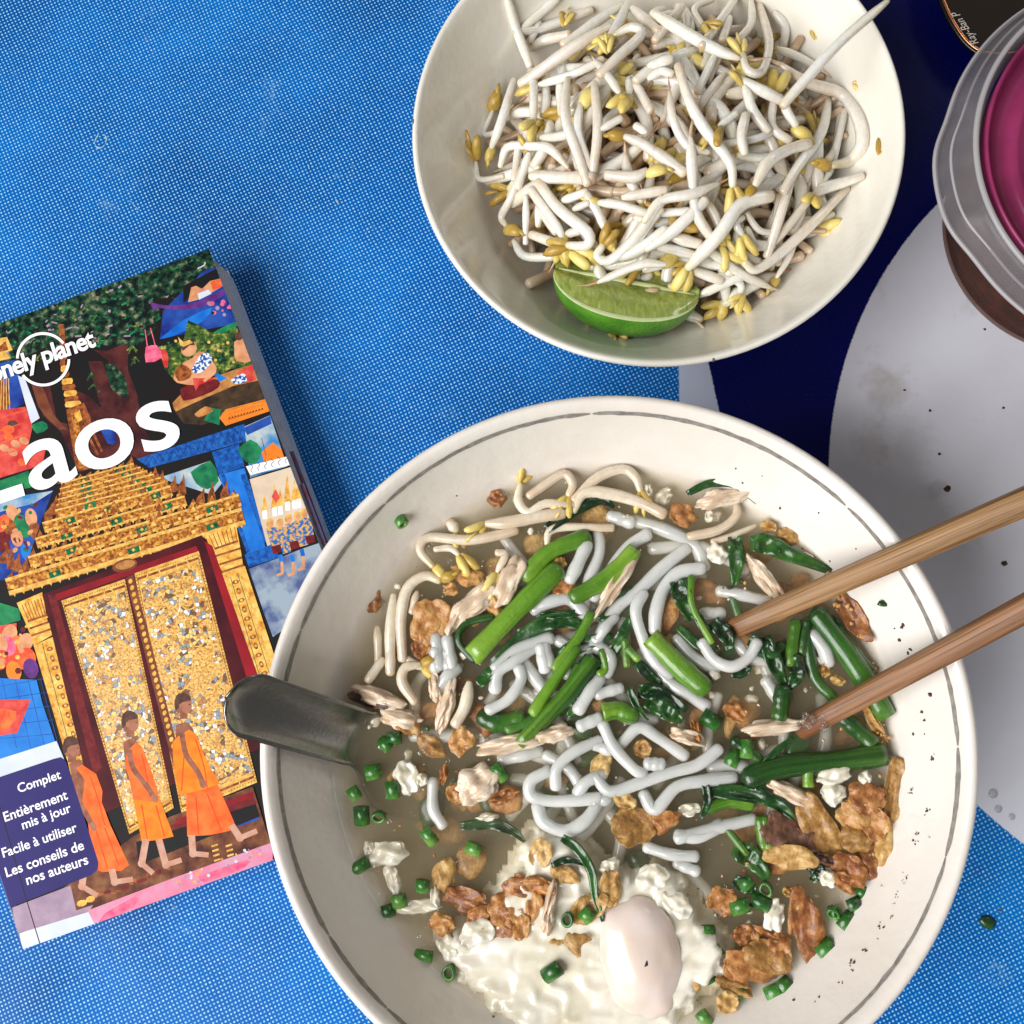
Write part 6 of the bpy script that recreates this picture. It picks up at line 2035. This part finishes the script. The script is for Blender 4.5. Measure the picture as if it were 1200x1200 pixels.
for i, (zn, x, y, a, b, tr_, dz) in enumerate(CURD):
    vf = blob(a * MPP, b * MPP, .0012, .2, 1.3, i + 130, 4, flat=1.4)
    vf = ([q + Vector((.0005 * noise.noise(q * 500), .0005 * noise.noise(q * 500 + Vector((5, 5, 5))), .0003 * noise.noise(q * 700))) for q in vf[0]], vf[1])
    m = Matrix.Translation(sp(zn, (x, y), dz - .8)) @ Matrix.Rotation(tr_, 4, 'Z')
    place('egg_curd', ([m @ q for q in vf[0]], vf[1]), M_EW, label='torn ragged curd of white egg floating in the broth', cat='egg', group='egg white curds in the broth')

# ------------------------------------------------------------------ crumbs: pepper and chilli grains on the wall, oil beads and fine bits on the broth
def scatter(name, pts, mat, label, cat, sub=1):
    V, F_ = [], []
    for (p, r, s) in pts:
        vf = blob(r, r * random.uniform(.6, 1), r * .55, .4, 1.7, s, sub)
        b = len(V); a = random.uniform(0, 3); R_ = Matrix.Rotation(a, 3, 'Z')
        V.extend([p + R_ @ q for q in vf[0]]); F_.extend([tuple(i + b for i in q) for q in vf[1]])
    return place(name, (V, F_), mat, label=label, cat=cat, kind='stuff')


random.seed(31)
pts = []
for (x, y, r) in ((980, 270, 5), (975, 300, 3), (935, 385, 4), (930, 430, 5), (885, 585, 4), (880, 620, 2), (845, 685, 3), (830, 715, 2), (770, 815, 6), (690, 935, 5), (640, 985, 6), (630, 1020, 4), (915, 180, 3), (905, 195, 3), (1005, 35, 3), (1015, 15, 2), (580, 1080, 3), (820, 775, 3), (995, 400, 2), (755, 880, 2), (870, 610, 2), (775, 630, 2), (850, 660, 2)):
    for q in range(4):
        pts.append((wall_point(840 + (x + random.gauss(0, r * 1.6)) / 4, 880 + (y + random.gauss(0, r * 1.6)) / 4, IN_D, BX, BY, .0002), r * .25 * MPP * random.uniform(.5, 1.5), random.randrange(90)))
for (x, y) in ((745, 690), (735, 705), (710, 600), (680, 605), (715, 590), (800, 975), (830, 1120), (835, 1130), (800, 1030), (755, 1030), (525, 285), (310, 285), (420, 335), (220, 120), (375, 140), (700, 650), (590, 650), (825, 870), (790, 940)):
    pts.append((wall_point(850 + x / 3.43, 560 + y / 3.43, IN_D, BX, BY, .0002), random.uniform(.0003, .0008), random.randrange(90)))
for (x, y) in ((862, 549), (870, 566), (893, 558), (914, 596), (535, 581), (586, 713), (577, 1176), (578, 1191), (930, 1172), (960, 1168), (955, 1174), (450, 705)):
    pts.append((wall_point(x, y, IN_D, BX, BY, .0002), random.uniform(.0002, .0005), random.randrange(90)))
scatter('pepper_grains', pts, pep, 'scattered dark pepper and chilli grains stuck to the soup bowl wall', 'pepper')
for (cnt, cols, nm, lab, zr, sz) in ((260, ((196, 172, 122), (222, 208, 172)), 'broth_crumbs', 'fine pale crumbs drifting in the broth', (-.0001, .002), (.00012, .0005)),
                                   (150, ((160, 100, 48), (196, 140, 78)), 'shallot_crumbs', 'fine brown shallot crumbs drifting in the broth', (0, .004), (.0002, .0009)),
                                   (170, ((214, 206, 186), (232, 226, 210)), 'egg_wisps', 'fine white egg wisps suspended in the broth', (.0005, .005), (.0004, .0022)),
                                   (60, ((10, 44, 16), (34, 86, 30)), 'herb_crumbs', 'fine green herb crumbs drifting in the broth', (-.0001, .003), (.0003, .0011))):
    pts = []
    for q in range(cnt):
        a = random.uniform(0, 2 * PI); r = .083 * math.sqrt(random.random())
        if noise.noise(Vector((r * math.cos(a) * 45, r * math.sin(a) * 45, cnt))) < -.12: continue
        pts.append((Vector((BX + r * math.cos(a), BY + r * math.sin(a), Z_SOUP - random.uniform(*zr))), sz[0] + (sz[1] - sz[0]) * random.random() ** 2.5, random.randrange(90)))
    scatter(nm, pts, pm(nm, srgb(*cols[0]), srgb(*cols[1]), 300, .35, coat=.6), lab, 'crumbs', 2 if cnt == 170 else 1)
pts = []
for q in range(60):
    a = random.uniform(-.55, .65); r = .0835 + random.uniform(-.003, .0015)
    pts.append((Vector((BX + r * math.cos(a), BY + r * math.sin(a), Z_SOUP + .0002)), random.uniform(.0003, .0011), random.randrange(90)))
scatter('garlic_crumbs', pts, M_SHA, 'golden fried garlic crumbs washed up along the broth edge', 'crumbs')

# oil beads and bubbles on the surface
random.seed(8)
V, F_ = [], []
vs_, fs_ = ico(2)
for q in range(150):
    a = random.uniform(0, 2 * PI); r = .0845 * math.sqrt(random.random())
    rr = .0003 + .0011 * random.random() ** 3
    c = Vector((BX + r * math.cos(a), BY + r * math.sin(a), Z_SOUP + .00005)); b = len(V)
    V.extend([c + Vector((w_.x * rr, w_.y * rr, max(w_.z, -.3) * rr * .45)) for w_ in vs_]); F_.extend([tuple(i + b for i in g_) for g_ in fs_])
place('oil_beads', (V, F_), bub.m, label='tiny clear oil beads and bubbles on the broth surface', cat='oil', kind='stuff')

# dried marks on the cloth
resm = pm('dried_residue', srgb(168, 206, 214), srgb(120, 170, 190), 700, .6)
def residue(pts, r, label):
    place('dried_mark', tube(catmull([P(x, y, .0001) for x, y in pts], 4), lambda t: r * (.6 + .4 * math.sin(t * 17)), 6, .35), resm, label=label, cat='mark')
residue([(115, 158), (111, 167), (115, 173), (122, 171), (125, 163), (122, 157)], .0004, 'small pale dried ring mark on the blue cloth above the book')
residue([(152, 235), (160, 243), (163, 246)], .0002, 'thin pale scratch on the blue cloth above the book')
residue([(394, 234), (397, 239)], .0006, 'pale dried smudge on the blue cloth between book and sprout bowl')
residue([(361, 193), (363, 198)], .0004, 'faint pale speck on the blue cloth near the sprout bowl')
# spilled bits on the cloth
p = P(1157, 1081, .0006)
place('herb_flake', ([p + q for q in blob(.0026, .0022, .0006, .3, 1.5, 19, 2)[0]], ico(2)[1]), M_LF, label='dark green herb scrap fallen on the blue cloth beside the soup bowl', cat='herb')
for (x, y, r) in ((1164, 930, .0016), (1170, 948, .0013), (1186, 957, .0011), (1172, 1067, .0009)):
    p = P(x, y, .0001)
    place('water_drop', ([p + Vector((q.x * r, q.y * r, max(q.z, -.02) * r * .45)) for q in ico(3)[0]], ico(3)[1]), bub.m, label='small clear water drop on the tablecloth next to the soup bowl', cat='drop', group='water drops on the cloth')
for i, (x, y, r) in enumerate(((1110, 573, .0013), (1177, 660, .0011), (1060, 457, .0005), (1101, 532, .0006), (1154, 386, .0005), (1176, 478, .0005), (1090, 481, .0005))):
    p = P(x, y, .0002)
    place('dirt_speck', ([p + q for q in blob(r, r * .8, .0002, .5, 1.8, i + 40, 2)[0]], ico(2)[1]), pep, label='small dark dirt speck on the white disc of the tablecloth', cat='speck', group='dirt specks on the cloth')
